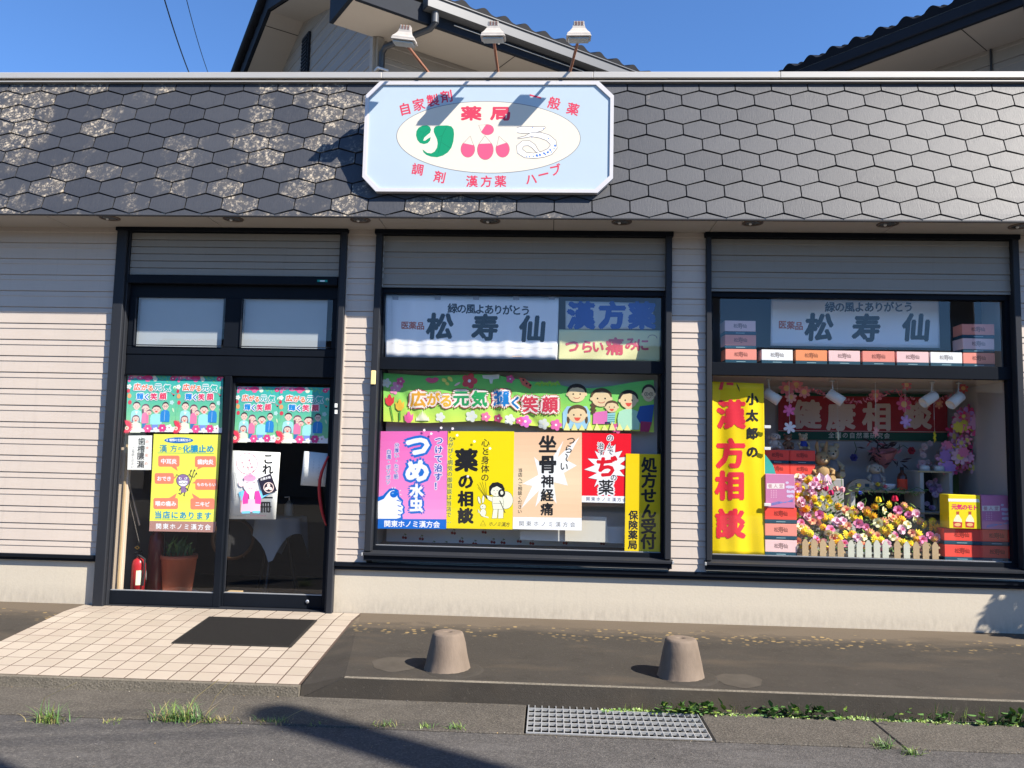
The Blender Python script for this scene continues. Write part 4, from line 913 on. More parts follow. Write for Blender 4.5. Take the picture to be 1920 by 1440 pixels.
a.poly(mb, [(790, 735), (850, 735), (862, 810), (785, 825)], PU); a.line(mb, [(790, 750), (765, 790)], 14, DK); a.line(mb, [(850, 755), (885, 790)], 14, DK); a.line(mb, [(800, 820), (780, 840), (755, 825)], 14, DK); a.line(mb, [(840, 815), (825, 860), (840, 862)], 14, DK)
a.line(mb, [(868, 800), (940, 600), (965, 520)], 10, DK); a.line(mb, [(905, 575), (930, 605), (965, 610), (990, 560)], 10, DK); a.line(mb, [(905, 580), (922, 520)], 9, DK)
for x, y in ((922, 508), (968, 505), (994, 548)): a.poly(mb, [(x-14, y+22), (x+6, y-6), (x+14, y+26)], DK)
mb.build('imp_print', t)
mb = MB(); TB_ = pal(40, 150, 190)
a.text(mb, '8種類の生薬配合の', (610, 108), (905, 110), 38, WHT, b=.03)
for c, x, s in (('漢', 548, 110), ('方', 690, 100), ('の', 772, 56)): a.ch(mb, c, x, 222, s, pal(30, 140, 180), b=.008)
a.text(mb, '化膿止め', (862, 226), (1182, 226), 108, TB_, b=.03)
for s_, xa, xb, y, w_ in (('中耳炎', 550, 695, 395, 76), ('歯肉炎', 1045, 1190, 402, 76), ('おでき', 495, 625, 628, 68), ('ものもらい', 1025, 1232, 708, 52), ('喉の痛み', 475, 688, 965, 72), ('ニキビ', 1010, 1142, 972, 70)): a.text(mb, s_, (xa, y), (xb, y+3), w_, WHT, b=.035)
a.text(mb, '当店にあります', (480, 1115), (1150, 1130), 104, TB_, b=.028)
a.text(mb, '関東ホノミ漢方会', (485, 1272), (1148, 1285), 82, WHT, b=.02); mb.build('lettering', t)

Zd = (420, 690, 4.8)
t, a = poster('booklet_poster', 'creased white poster with an old man in a pink robe, on the right door leaf', 'poster', .0915, [(72, 742), (508, 760), (465, 1362), (35, 1358)], Zd, pal(244, 240, 232), nx=8, ny=2, fold=lambda px, py: .0018*math.sin((px-427)*.10))
mb = MB()
CR_ = pal(200, 70, 120)
a.ring(mb, 207, 860, 94, 94, 5, CR_, 36)
for s_, xa, ya, xb, yb in (('お薬手帳は', 218, 800, 260, 925), ('ひとり一冊が', 180, 800, 225, 920), ('大原則', 150, 815, 178, 890)): a.text(mb, s_, (xa, ya), (xb, yb), 26, CR_, rot=10)
for c, x, y, s in (('こ', 398, 818, 100), ('れ', 392, 910, 100), ('一', 392, 1168, 95), ('冊', 375, 1250, 105)): a.ch(mb, c, x, y, s, BLK, b=.035)
a.line(mb, [(72, 945), (128, 948)], 2, GRY)
for k in range(4):
    for j in range(22): a.ell(mb, 118-k*15-j*.9, 960+j*11, 3, 3.5, pal(110, 110, 112), 6)
for k in range(12): a.ell(mb, 68+k*11, 1331, 4, 4, GRY, 6)
for k in range(12): a.ell(mb, 240+k*12, 1330, 3, 2.5, CR_, 6)
mb.build('lettering', t)
mb = MB(); RO = pal(240, 70, 160); CY = pal(120, 200, 235); PSK = pal(252, 215, 218)
a.poly(mb, [(160, 1180), (330, 1180), (325, 1290), (150, 1300)], pal(245, 190, 205)); a.poly(mb, [(130, 1120), (180, 1100), (190, 1200), (150, 1190)], CY); a.poly(mb, [(300, 1100), (345, 1130), (430, 1120), (330, 1180)], CY)
a.poly(mb, [(185, 1105), (225, 1110), (215, 1220), (170, 1225), (165, 1180)], RO); a.poly(mb, [(275, 1110), (315, 1105), (335, 1170), (330, 1225), (280, 1220)], RO)
a.poly(mb, [(225, 1110), (275, 1110), (270, 1180), (230, 1180)], WHT); a.ell(mb, 235, 1050, 62, 72, PSK, 24); a.ell(mb, 232, 990, 56, 30, pal(240, 160, 190), 20); a.ell(mb, 240, 970, 22, 16, pal(235, 150, 185), 12)
a.poly(mb, [(185, 1060), (215, 1035), (265, 1035), (295, 1060), (275, 1120), (240, 1150), (205, 1120)], WHT); a.line(mb, [(215, 1078), (240, 1090), (262, 1078)], 5, pal(220, 90, 110)); a.line(mb, [(200, 1030), (222, 1026)], 4, GRY); a.line(mb, [(256, 1026), (280, 1032)], 4, GRY)
a.ell(mb, 155, 1040, 26, 30, PSK, 14); a.poly(mb, [(158, 1290), (235, 1285), (235, 1308), (160, 1310)], CY); a.poly(mb, [(255, 1285), (325, 1285), (320, 1308), (258, 1305)], CY); a.line(mb, [(150, 1150), (150, 1300)], 5, pal(200, 160, 150))
mb.build('figure_print', t)
mb = MB()
a.poly(mb, [(306, 995), (420, 950), (478, 1105), (350, 1150)], pal(38, 34, 52)); a.ell(mb, 402, 1075, 47, 47, pal(245, 215, 205), 28); a.ell(mb, 402, 1075, 40, 40, pal(38, 34, 52), 26)
for k in range(3): an = math.radians(-90+120*k); a.ell(mb, 402+math.cos(an)*19, 1075+math.sin(an)*19, 19, 14, pal(245, 215, 205), 14, math.degrees(an))
a.text(mb, 'お薬手帳', (338, 1002), (408, 985), 24, WHT, rot=-12, b=.02); mb.build('booklet_print', t)
t, a = poster('paper_sheet', 'curled plain sheet of paper with faint handwriting beside the red door handle', 'paper', .0925, [(722, 748), (938, 770), (910, 1068), (688, 1055)], Zd, pal(225, 226, 222), nx=8, ny=1, fold=lambda px, py: .0015*math.sin((px-560)*.05))
mb = MB()
for k, (x, n_) in enumerate(((735, 9), (810, 5), (860, 8))):
    for j in range(n_): a.ch(mb, 'ごりちおしさてみく'[j], x-j*2, 820+j*26, 16, pal(150, 155, 160))
mb.build('handwriting', t)

# ================================================================== MIDDLE WINDOW
Z1 = (690, 520, 3.3103)
cl = lambda px, py: .0035*math.sin(px*.09+py*.03)+.0025*math.sin(px*.21)
t, a = poster('cloth_banner', 'white cloth banner across the top left of the middle window, black brush writing', 'banner', .092, [(108, 112), (1184, 128), (1174, 516), (106, 500)], Z1, pal(244, 246, 242), 'white brush lettered banners', 80, 10, cl)
SEP = pal(190, 96, 70)
def pine_banner(a, t, up, big, med, bs, us, ms):
    mb = MB()
    a.text(mb, '緑の風よありがとう', *up, us, BLK, b=.03)
    for c, (x, y) in zip('松寿仙', big): a.ch(mb, c, x, y, bs, BLK, b=.045, shear=.08)
    a.text(mb, '医薬品', *med, ms, SEP, b=.03); mb.build('lettering', t)
a.d = .0012; pine_banner(a, t, ((525, 192), (978, 206)), ((447, 303), (727, 310), (1022, 318)), ((229, 297), (326, 301)), 168, 64, 50)
mb = MB(); a.line(mb, [(148, 128), (150, 412), (1145, 440)], 2, pal(190, 195, 195)); a.poly(mb, [(895, 487), (955, 488), (955, 494), (895, 493)], pal(225, 200, 180))
for x in (170, 432, 670, 920, 1140): a.poly(mb, [(x-20, 118), (x+20, 119), (x+18, 140), (x-18, 139)], pal(150, 150, 158))
mb.build('stitching', t)
t, a = poster('cloth_sign', 'grey cloth with three bold blue characters, top right of the middle window', 'banner', .095, [(1226, 146), (1772, 160), (1766, 322), (1226, 322)], Z1, pal(200, 202, 200), None, 50, 8, cl)
mb = MB(); a.d = .0012; DB = pal(30, 78, 160)
for c, x, y in (('漢', 1322, 236), ('方', 1516, 234), ('薬', 1700, 236)): a.ch(mb, c, x, y, 172, DB, b=.06)
mb.build('lettering', t)
t, a = poster('cloth_sign', 'pale yellow cloth with faded pink writing below the blue lettered cloth', 'banner', .090, [(1186, 324), (1815, 330), (1812, 522), (1178, 516)], Z1, pal(232, 228, 170), None, 60, 12, lambda px, py: .007*math.sin(px*.07+py*.11))
mb = MB(); a.d = .0014; FP = pal(214, 96, 112)
for c, x, y, s in (('つ', 1268, 425, 92), ('ら', 1360, 430, 84), ('い', 1428, 430, 78), ('痛', 1532, 428, 112), ('み', 1635, 412, 84), ('に', 1705, 418, 84)): a.ch(mb, c, x, y, s, FP, b=.04)
a.text(mb, '山本漢方', (1600, 497), (1680, 500), 20, FP) if False else None
a.ring(mb, 1765, 378, 28, 20, 4, pal(150, 130, 110), 14, 0, 180, 360); mb.build('lettering', t)

# flower banner: sagging printed cloth
TOPC = [(719, 699), (760, 702), (800, 705), (860, 703), (900, 701), (923, 702), (945, 706), (985, 714), (1030, 718), (1075, 727), (1110, 728), (1150, 723), (1190, 716), (1226, 712)]
BOTC = [(719, 790), (760, 792), (800, 793), (860, 791), (900, 789), (923, 789), (945, 793), (985, 797), (1030, 801), (1075, 804), (1110, 806), (1150, 807), (1190, 808), (1226, 811)]
def interp(tab, x):
    for (x0, y0), (x1, y1) in zip(tab, tab[1:]):
        if x <= x1: return y0+(y1-y0)*max(0, (x-x0))/(x1-x0)
    return tab[-1][1]
def bfold(px, py):
    f = .005*math.sin((px-719)*.045+(py-700)*.02)+.003*math.sin((px-719)*.10-(py-740)*.03)
    d = (px-923-(py-705)*.06); f += .010*math.exp(-(d/8)**2)-.007*math.exp(-((d-14)/8)**2); d2 = (px-735)-(py-700)*.55; f += .008*math.exp(-(d2/9)**2); d3 = (px-928)-(py-700)*.8; f += .007*math.exp(-(d3/8)**2); return f*(1 if px < 1060 else max(.3, 1-(px-1060)/40))
YB = .118
BN = thing('flower_banner', 'long green cloth banner printed with a smiling family and flowers, sagging across the middle window', 'banner', P(970, 800, YB))
mb = MB(); NXB, NYB = 150, 24; g = {}
for i in range(NXB+1):
    x = 719+(1226-719)*i/NXB
    for j in range(NYB+1): v = j/NYB; y = interp(TOPC, x)*(1-v)+interp(BOTC, x)*v; g[i, j] = P(x, y, YB+bfold(x, y))
gm = [pal(*lerp3((104, 204, 104), (206, 228, 92), j/23)) for j in range(24)]
for j in range(NYB):
    for i in range(NXB): mb.face([g[i, j+1], g[i+1, j+1], g[i+1, j], g[i, j]], gm[j], True)
weld(mb).build('cloth', BN)
a = Art(YB, (700, 680, 6.857), bfold); a.d = .0014; mb = MB()
cr, wt, pk, hp_ = pal(240, 238, 205), pal(232, 234, 222), pal(235, 150, 190), pal(225, 95, 150)
for x, y, r, m, c_ in ((170, 260, 60, wt, cr), (310, 300, 70, pk, cr), (270, 350, 60, pk, cr), (350, 240, 55, hp_, cr), (1235, 235, 100, pal(222, 80, 90), WHT), (860, 700, 62, wt, cr), (1260, 690, 75, wt, cr), (1445, 695, 62, pal(232, 120, 160), WHT), (1605, 715, 55, pal(200, 80, 120), WHT), (1755, 735, 55, wt, cr), (1760, 210, 55, hp_, WHT), (1880, 745, 50, hp_, WHT)): a.flower(mb, x, y, r, m, c_)
for k in range(9): an = math.radians(20+k*17); a.ell(mb, 755+math.cos(an)*60, 190+math.sin(an)*45, 34, 14, pal(225, 90, 130), 10, math.degrees(an))
for x, y, r in ((910, 225, 34), (985, 205, 34), (950, 270, 28), (1000, 225, 24)): a.ell(mb, x, y, r, r*.7, pal(240, 225, 110), 12, 30)
for x, y, m in ((210, 480, pal(215, 60, 70)), (340, 545, pal(240, 190, 70)), (455, 700, pal(236, 100, 160))): a.poly(mb, [(x-58, y-40), (x-30, y-20), (x-10, y-75), (x+10, y-72), (x+30, y-20), (x+58, y-50), (x+55, y+30), (x+20, y+72), (x-20, y+72), (x-52, y+40)], m)
a.line(mb, [(220, 560), (255, 745)], 14, pal(80, 150, 60)); a.line(mb, [(340, 625), (340, 745)], 20, pal(90, 165, 70))
for k in range(9): a.poly(mb, [(545+k*18, 745), (560+k*18, 600+abs(4-k)*22), (580+k*18, 745)], cr)
a.poly(mb, [(1400, 160), (1620, 150), (1615, 205), (1540, 215), (1530, 270), (1500, 268), (1490, 215), (1410, 200)], wt); a.ell(mb, 1080, 275, 45, 14, pal(240, 200, 190), 10, -30)
mb.build('flower_print', BN)
a2 = Art(YB, (940, 680, 6.0), bfold); a2.d = .0014; mb = MB(); LS = pal(232, 205, 160); LH = pal(48, 44, 40); LB = pal(96, 74, 52)
for x, y, r, m, c_ in ((95, 640, 62, wt, cr), (270, 660, 70, pal(215, 110, 190), cr), (475, 690, 62, wt, cr), (615, 700, 65, pal(228, 110, 170), WHT), (1300, 735, 62, hp_, cr)): a2.flower(mb, x, y, r, m, c_)
for k in range(12): a2.ell(mb, 400+k*22, 235+10*math.sin(k*1.7), 34, 12, pal(150, 205, 70), 8, 40 if k % 2 else -40)
a2.poly(mb, [(195, 165), (260, 175), (345, 255), (325, 300), (235, 250)], pal(215, 110, 90))
for x, y in ((250, 195), (285, 235), (325, 255)): a2.ell(mb, x, y, 12, 12, BLK, 8)
mb.build('flower_print', BN)
mb = MB()
a2.poly(mb, [(690, 745), (690, 560), (740, 490), (960, 490), (1000, 560), (1000, 700), (960, 745)], pal(160, 205, 225)); person_print(a2, mb, 848, 345, 104, 98, LH, LS)
for s in (-1, 1): a2.ell(mb, 855+s*102, 640, 18, 48, LB, 10)
person_print(a2, mb, 855, 580, 104, 96, LB, LS, laugh=True)
a2.poly(mb, [(1035, 560), (1190, 540), (1205, 690), (1030, 690)], pal(225, 120, 180))
for k in range(5): a2.ell(mb, 1030+(k % 2)*14, 470+k*22, 26, 18, LB, 10)
person_print(a2, mb, 1125, 395, 112, 98, LB, LS); a2.poly(mb, [(1195, 570), (1285, 560), (1270, 690), (1190, 680)], pal(150, 205, 205)); a2.poly(mb, [(1165, 668), (1225, 662), (1222, 684), (1165, 688)], pal(40, 50, 90))
for k in range(4): a2.line(mb, [(1198, 595+k*24), (1280, 590+k*24)], 6, pal(60, 140, 130))
person_print(a2, mb, 1243, 495, 72, 64, LB, LS, laugh=True)
person_print(a2, mb, 1432, 415, 100, 98, LH, LS, laugh=True, body=pal(175, 222, 190), bw=125, bh=230)
a2.poly(mb, [(1560, 490), (1720, 470), (1690, 690), (1560, 680), (1520, 610)], pal(45, 90, 160)); a2.poly(mb, [(1570, 660), (1695, 670), (1660, 780), (1560, 775)], pal(170, 50, 90)); person_print(a2, mb, 1658, 345, 72, 92, LH, LS, glasses=True, fringe=.7)
for k in range(9): a2.poly(mb, [(700+k*85, 760), (735+k*85, 660+(k % 3)*18), (775+k*85, 762)], pal(240, 232, 150))
mb.build('family_print', BN)
mb = MB(); OW = [(pal(190, 80, 90), .17), (pal(250, 226, 215), .12)]
for c, x, y, col in (('広', 575, 468, (222, 160, 50)), ('が', 768, 470, (226, 168, 52)), ('る', 935, 490, (228, 178, 60)), ('元', 1128, 455, (40, 150, 90)), ('気', 1362, 462, (40, 160, 90)), ('輝', 1645, 462, (20, 120, 190)), ('く', 1830, 515, (20, 110, 170))): a.ch(mb, c, x, y, 205 if c in '広元気輝' else 170, pal(*col), b=.045, out=OW)
for c, x, y in (('笑', 325, 468), ('顔', 548, 470)): a2.ch(mb, c, x, y, 178, pal(206, 62, 82), b=.045, out=OW)
mb.build('lettering', BN)

Z2 = (700, 800, 6.857)
t, a = poster('ointment_poster', 'pink poster with a cartoon big toe and blue outlined white lettering', 'poster', .075, [(95, 60), (952, 56), (937, 1316), (55, 1310)], Z2, [pal(*lerp3((232, 110, 182), (246, 158, 212), f/9)) for f in range(10)], 'posters in a row along the middle window')
mb = MB(); SB_ = pal(0, 104, 200)
a.poly(mb, [(60, 1186), (939, 1190), (937, 1316), (55, 1310)], SB_); mb.build('banding', t)
mb = MB(); ft = [(58, 962), (135, 928), (178, 868), (215, 828), (262, 815), (306, 845), (308, 900), (330, 936), (362, 960), (352, 1000), (386, 1030), (372, 1062), (380, 1108), (346, 1130), (354, 1165), (300, 1184), (58, 1184)]
a.poly(mb, [(58, 905), (120, 885), (165, 838), (205, 798), (262, 785), (325, 815), (335, 895), (385, 945), (378, 995), (408, 1035), (400, 1062), (405, 1110), (375, 1135), (380, 1186), (58, 1188)], SB_); a.poly(mb, ft, pal(250, 250, 252))
for p in (((300, 945), (352, 960)), ((312, 1015), (360, 1028)), ((318, 1075), (362, 1088)), ((315, 1130), (345, 1136))): a.line(mb, p, 12, SB_)
a.ell(mb, 262, 868, 48, 44, SB_, 22); a.ell(mb, 250, 858, 16, 8, pal(120, 180, 230), 10)
for x0, y0, x1, y1 in ((240, 775, 250, 800), (280, 775, 275, 800), (335, 830, 352, 815), (340, 870, 362, 880)): a.line(mb, [(x0, y0), (x1, y1)], 8, WHT)
mb.build('toe_print', t)
mb = MB(); NV = pal(40, 80, 170); hal = [(pal(248, 225, 245), .09)]
a.text(mb, 'つけて治す！', (843, 178), (830, 762), 108, NV, b=.03, out=hal)
for c, x, y, w_, h_ in (('つ', 572, 240, 330, 300), ('め', 565, 565, 330, 300), ('水', 555, 822, 175, 175), ('虫', 553, 1005, 175, 185)): a.ch(mb, c, x, y, w_, pal(250, 252, 252), h=h_, b=.055, out=[(pal(30, 110, 200), .10 if w_ > 200 else .16)])
a.text(mb, '分厚い・たて筋', (303, 240), (292, 640), 62, NV, b=.02, out=hal); a.text(mb, '白濁・ボソボソ', (200, 322), (190, 715), 62, NV, b=.02, out=hal)
a.text(mb, '関東ホノミ漢方会', (180, 1247), (812, 1258), 90, WHT, b=.025); mb.build('lettering', t)
t, a = poster('advice_poster', 'bright yellow poster with bold black lettering and a boy carrying a white sack', 'poster', .0765, [(960, 58), (1812, 60), (1790, 1322), (938, 1306)], Z2, pal(252, 216, 4), 'posters in a row along the middle window')
mb = MB()
for c, x, y, s in (('薬', 1195, 430, 300), ('の', 1188, 700, 210), ('相', 1188, 925, 205), ('談', 1186, 1145, 205)): a.ch(mb, c, x, y, s, BLK, b=.05)
a.text(mb, '心と身体の', (1442, 205), (1435, 652), 112, BLK, b=.012)
a.text(mb, 'ながびく病気の御相談は当店で…', (998, 160), (966, 1205), 70, BLK, b=.01, out=[(pal(255, 240, 120), .05)])
a.text(mb, 'ホノミ漢方', (1512, 1250), (1728, 1258), 60, BLK, shear=.2); a.line(mb, [(1410, 1205), (1372, 1275), (1448, 1277), (1410, 1205)], 4, pal(110, 95, 20)); a.text(mb, 'ホノミ', (1396, 1258), (1426, 1259), 16, pal(110, 95, 20)); mb.build('lettering', t)
mb = MB(); OLN = pal(70, 60, 40); IV = pal(250, 246, 214)
def oe(x, y, rx, ry, m=IV, rot=0): a.ell(mb, x, y, rx+4, ry+4, OLN, 24, rot); a.ell(mb, x, y, rx, ry, m, 24, rot)
def op(pts, m=IV): a.line(mb, pts+[pts[0]], 8, OLN); a.poly(mb, pts, m)
oe(1700, 945, 95, 112); op([(1545, 1050), (1600, 1060), (1590, 1175), (1525, 1180), (1535, 1120)]); op([(1610, 1060), (1672, 1050), (1668, 1175), (1605, 1180)]); op([(1530, 900), (1660, 900), (1675, 990), (1665, 1060), (1540, 1060), (1530, 990)]); op([(1450, 880), (1530, 905), (1530, 965), (1480, 940)])
oe(1580, 815, 82, 80); a.poly(mb, [(1488, 840), (1490, 770), (1530, 722), (1600, 712), (1660, 740), (1690, 800), (1680, 840), (1650, 800), (1590, 765), (1530, 790), (1510, 830), (1515, 885), (1490, 880)], BLK); a.ell(mb, 1650, 855, 46, 52, BLK, 20); a.ell(mb, 1652, 850, 20, 26, IV, 14)
a.line(mb, [(1545, 822), (1560, 818)], 6, BLK); a.line(mb, [(1585, 820), (1600, 824)], 6, BLK); a.line(mb, [(1560, 862), (1580, 866)], 5, pal(200, 70, 60))
for x1, y1 in ((1335, 735), (1370, 715), (1400, 705), (1345, 780), (1440, 712)): a.line(mb, [(1462, 930), (x1, y1)], 3.5, OLN)
a.line(mb, [(1625, 950), (1695, 1110)], 9, OLN); a.line(mb, [(1540, 985), (1665, 985)], 4, OLN)
oe(1410, 1030, 36, 34); oe(1362, 945, 15, 48, IV, -14); oe(1412, 935, 14, 50, IV, 6); oe(1412, 1105, 36, 50); a.line(mb, [(1380, 1120), (1345, 1065), (1352, 1105)], 12, IV); a.line(mb, [(1415, 1150), (1480, 1168)], 16, IV); a.ell(mb, 1402, 1028, 5, 6, BLK, 8)
mb.build('sack_boy_print', t)
Z3 = (960, 800, 5.76)
t, a = poster('neuralgia_poster', 'peach poster with a white starburst behind a column of black characters', 'poster', .078, [(20, 60), (754, 62), (753, 1122), (8, 1106)], Z3, [pal(*lerp3((246, 194, 156), (252, 214, 176), 1-abs(f-7)/7)) for f in range(15)], 'posters in a row along the middle window')
mb = MB(); IVW = pal(250, 246, 236)
a.poly(mb, [(555, 150), (495, 330), (728, 112), (590, 360), (700, 420), (560, 500), (603, 636), (450, 600), (482, 832), (380, 700), (252, 866), (290, 690), (98, 886), (220, 640), (112, 617), (285, 520), (238, 325), (340, 425), (440, 330)], IVW); a.poly(mb, [(11, 975), (753, 985), (753, 1122), (8, 1106)], WHT); mb.build('starburst_print', t)
mb = MB()
for c, x, y, s in (('坐', 386, 188, 200), ('骨', 385, 405, 205), ('神', 383, 590, 142), ('経', 380, 738, 142), ('痛', 378, 890, 142)): a.ch(mb, c, x, y, s, BLK, b=.035)
for c, x, y, r in (('つ', 638, 148, 0), ('ら', 612, 242, 6), ('〜', 590, 335, 80), ('い', 562, 430, 8)): a.ch(mb, c, x, y, 98, BLK, b=.02, rot=r)
a.text(mb, '当店へご相談ください', (90, 470), (84, 915), 48, BLK, b=.01); a.text(mb, '関東ホノミ漢方会', (102, 1045), (655, 1058), 58, pal(90, 90, 95)); mb.build('lettering', t)
t, a = poster('red_poster', 'red poster with a spiky white burst round a red character', 'poster', .079, [(757, 66), (1287, 76), (1280, 828), (747, 815)], Z3, pal(232, 16, 40), 'posters in a row along the middle window')
mb = MB()
bp = [(780, 462), (895, 415), (818, 345), (935, 350), (895, 262), (985, 310), (1030, 200), (1050, 265), (1118, 190), (1112, 280), (1192, 260), (1150, 335), (1262, 325), (1165, 405), (1250, 440), (1160, 470), (1215, 535), (1125, 525), (1105, 600), (1000, 560), (888, 650), (920, 570), (822, 552), (920, 500)]
a.poly(mb, [(1012+(x-1012)*1.03, 430+(y-430)*1.03) for x, y in bp], BLK); a.poly(mb, bp, pal(252, 248, 246)); a.poly(mb, [(748, 745), (1281, 752), (1280, 828), (747, 815)], WHT); mb.build('burst_print', t)
mb = MB(); wo = [(WHT, .10)]
for c, x, y, s in (('の', 1060, 120, 78), ('ん', 1058, 205, 70), ('で', 1062, 272, 70), ('治', 958, 205, 74), ('す', 965, 278, 70), ('の', 1098, 548, 76), ('薬', 1016, 655, 172)): a.ch(mb, c, x, y, s, BLK, b=.02, out=wo)
a.ch(mb, 'ぢ', 1022, 432, 235, pal(215, 16, 36), b=.05); a.text(mb, '関東ホノミ漢方会', (820, 780), (1215, 790), 44, pal(60, 70, 110), b=.01); mb.build('lettering', t)
t, a = poster('prescription_sign', 'tall narrow yellow sign with black vertical lettering at the right of the middle window', 'sign', .072, [(1230, 291), (1606, 298), (1600, 1352), (1216, 1342)], Z3, pal(252, 206, 8))
mb = MB(); a.text(mb, '処方せん受付', (1482, 412), (1472, 1240), 172, BLK, b=.04); a.text(mb, '保険薬局', (1310, 955), (1303, 1275), 104, BLK, b=.035); mb.build('lettering', t)
t, a = poster('paper_sheet', 'blank beige sheet lying low behind the glass below the red poster', 'paper', .17, [(575, 960), (1022, 978), (1042, 1250), (574, 1236)], Z3, pal(205, 200, 186))
t, a = poster('paper_sheet', 'wide pale sheet tucked low behind the peach poster', 'paper', .20, [(85, 1080), (1216, 1080), (1210, 1262), (85, 1222)], Z3, pal(196, 198, 196))
mb = MB(); mb.box(-1.49, .97, .44, .445, .57, .95, pal(226, 232, 234)); a = Art(.44, (700, 980, 6.4))
CT = tag(mb.build('cafe_curtain'), 'white half curtain printed with small cherries along the foot of the middle window', 'curtain')
mb = MB()
for x, y in ((372, 170), (575, 185), (720, 255), (868, 260), (1055, 215), (1215, 245), (1435, 225), (1555, 230), (960, 115), (1330, 105), (1750, 215), (1900, 240), (2100, 190), (2300, 235), (2500, 200), (2750, 240), (3000, 215), (3200, 235)):
    a.ell(mb, x-14, y+8, 16, 17, pal(150, 45, 50), 12); a.ell(mb, x+16, y+12, 16, 17, pal(140, 40, 48), 12); a.line(mb, [(x-14, y-5), (x, y-38), (x+16, y)], 4, pal(90, 110, 70))
    a.ell(mb, x+12, y-30, 16, 7, pal(110, 140, 90), 8, 20)
o = mb.build('cherry_print', CT)
a = Art(.0605, Z2)
SL = ('over the top of the pink poster, above its big lettering', 'low on the pink poster top edge beside the small dark star', 'in the grey gap above the right part of the pink poster', 'in the grey gap above the seam of pink and yellow posters', 'on the top left of the yellow poster near its edge column', 'between the two columns of writing on the yellow poster', 'on the big black hiragana of the yellow poster', 'on the yellow poster right of its thin upper column')
for k, (x, y) in enumerate(((655, 45), (745, 90), (873, 15), (1020, 25), (1078, 110), (1300, 190), (1215, 640), (1500, 280))):
    mb = MB(); a.d = .001; a.flower(mb, x, y, 17, pal(250, 225, 225), pal(250, 200, 205)); tag(mb.build('blossom_sticker'), 'tiny blossom sticker '+SL[k], 'sticker', 'blossom stickers on the middle window')

# ================================================================== RIGHT WINDOW DISPLAY
t, a = poster('cloth_banner', 'white cloth banner hanging behind the top right pane above a row of boxes', 'banner', .33, [(428, 60), (1416, 66), (1424, 354), (424, 340)], (1310, 540, 3.1475), pal(236, 240, 240), 'white brush lettered banners', 60, 10, lambda px, py: .006*math.sin(px*.07+py*.04))
a.d = .0014; pine_banner(a, t, ((775, 112), (1238, 112)), ((712, 230), (990, 235), (1285, 232)), ((495, 216), (592, 224)), 168, 62, 50)
# medicine boxes: one of each colour, then copies
TEAL = pal(28, 74, 92); BOXC = {'white': (248, 240, 236), 'pale pink': (250, 200, 196), 'salmon': (250, 150, 132), 'orange': (250, 150, 100), 'red': (240, 80, 66)}
BW, BH, BD = .272, .124, .17
_bx = {}
def medbox(colname, label, x, y, z, rz=0., sx=1., sz=1.):
    grp = 'medicine boxes in the right window'
    if colname not in _bx:
        t = thing('medicine_box', label, 'box', (0, 0, 0), grp); c = pal(*BOXC[colname])
        mb = MB(); mb.box(-BW/2, BW/2, 0, BD, .029, BH, c, .002); mb.build('carton', t)
        mb = MB(); mb.box(-BW/2-.001, BW/2+.001, -.001, BD+.001, 0, .028, TEAL, .002); mb.face([(-.04, -.0016, .011), (.04, -.0016, .011), (.04, -.0016, .016), (-.04, -.0016, .016)], pal(150, 185, 190)); mb.build('base_band', t)
        mb = MB(); g_ = pal(*[int(v*.62) for v in BOXC[colname]])
        for i, ch in enumerate('松寿仙'):
            s = .052 if i == 1 else .038; cx = (i-1)*.040; q = 0
            for dx, dz in ((0, 0), (.0012, 0), (-.0012, 0), (0, .0012), (0, -.0012)):
                vs, fs = glyph(ch); q += 1; mb.add([(cx+u*s+dx, -.0004-q*.00002, .078+v*s+dz) for u, v in vs], fs, g_)
        mb.build('lettering', t); _bx[colname] = t
    else:
        t = copy_tree(_bx[colname]); t['label'] = label
    t.location = (x, y, z); t.rotation_euler.z = rz; t.scale = (sx, 1, sz); return t
def px_x(px, py, Y): return P(px, py, Y).x
rr = random.Random(5)
lv = ('bottom', 'middle', 'top')
for k, cn in enumerate(('salmon', 'salmon', 'pale pink')): medbox(cn, '%s box, %s of the left end stack on the upper shelf' % (cn, lv[k]), px_x(1389-k*.6, 670, .10), .095, 2.242+k*.127, rr.uniform(-.04, .04))
for cx, cn, nm in ((1457, 'white', 'lone white box just right of the left stack on the upper shelf'), (1521, 'orange', 'orange box in the upper shelf row, just right of the lone white box'), (1583, 'pale pink', 'pale pink box between the orange and salmon boxes of the upper shelf row'), (1647, 'salmon', 'salmon box in the middle of the upper shelf row below the banner'), (1711, 'pale pink', 'pale pink box in the upper shelf row beside the last white box'), (1774, 'white', 'white box at the right end of the upper shelf row')):
    medbox(cn, nm, px_x(cx, 680, .10), .095, 2.242, rr.uniform(-.03, .03))
for k, cn in enumerate(('salmon', 'pale pink', 'salmon')): medbox(cn, '%s box, %s of the half shaded right end stack on the upper shelf' % (cn, lv[k]), px_x(1836, 680, .10), .10, 2.242+k*.127, rr.uniform(-.04, .04))
for k, cn in enumerate(('pale pink', 'salmon', 'red')): medbox(cn, '%s box, %s of the stack under the mauve carton beside the yellow banner' % (cn, lv[k]), px_x(1464.5, 1030, .13), .13, .572+k*.139, rr.uniform(-.02, .02), 1., 1.09)
zr = P(1510, 896, .45).z
for i, cx in enumerate((1458, 1504)):
    for j in range(2): medbox('red', 'red box in the back block of four, %s %s, below the soft toys' % (('lower', 'upper')[j], ('left', 'right')[i]), px_x(cx, 880, .45), .45, zr+j*.125, 0, .87)
for i, cx in enumerate((1804, 1869.5)):
    for j in range(2): medbox('red', 'red box %s, %s row of the right end block' % (('under the yellow carton', 'in the corner shade')[i], ('lower', 'upper')[j]), px_x(cx, 1030, .14), .14, .572+j*.137, rr.uniform(-.02, .02), 1.08, 1.07)
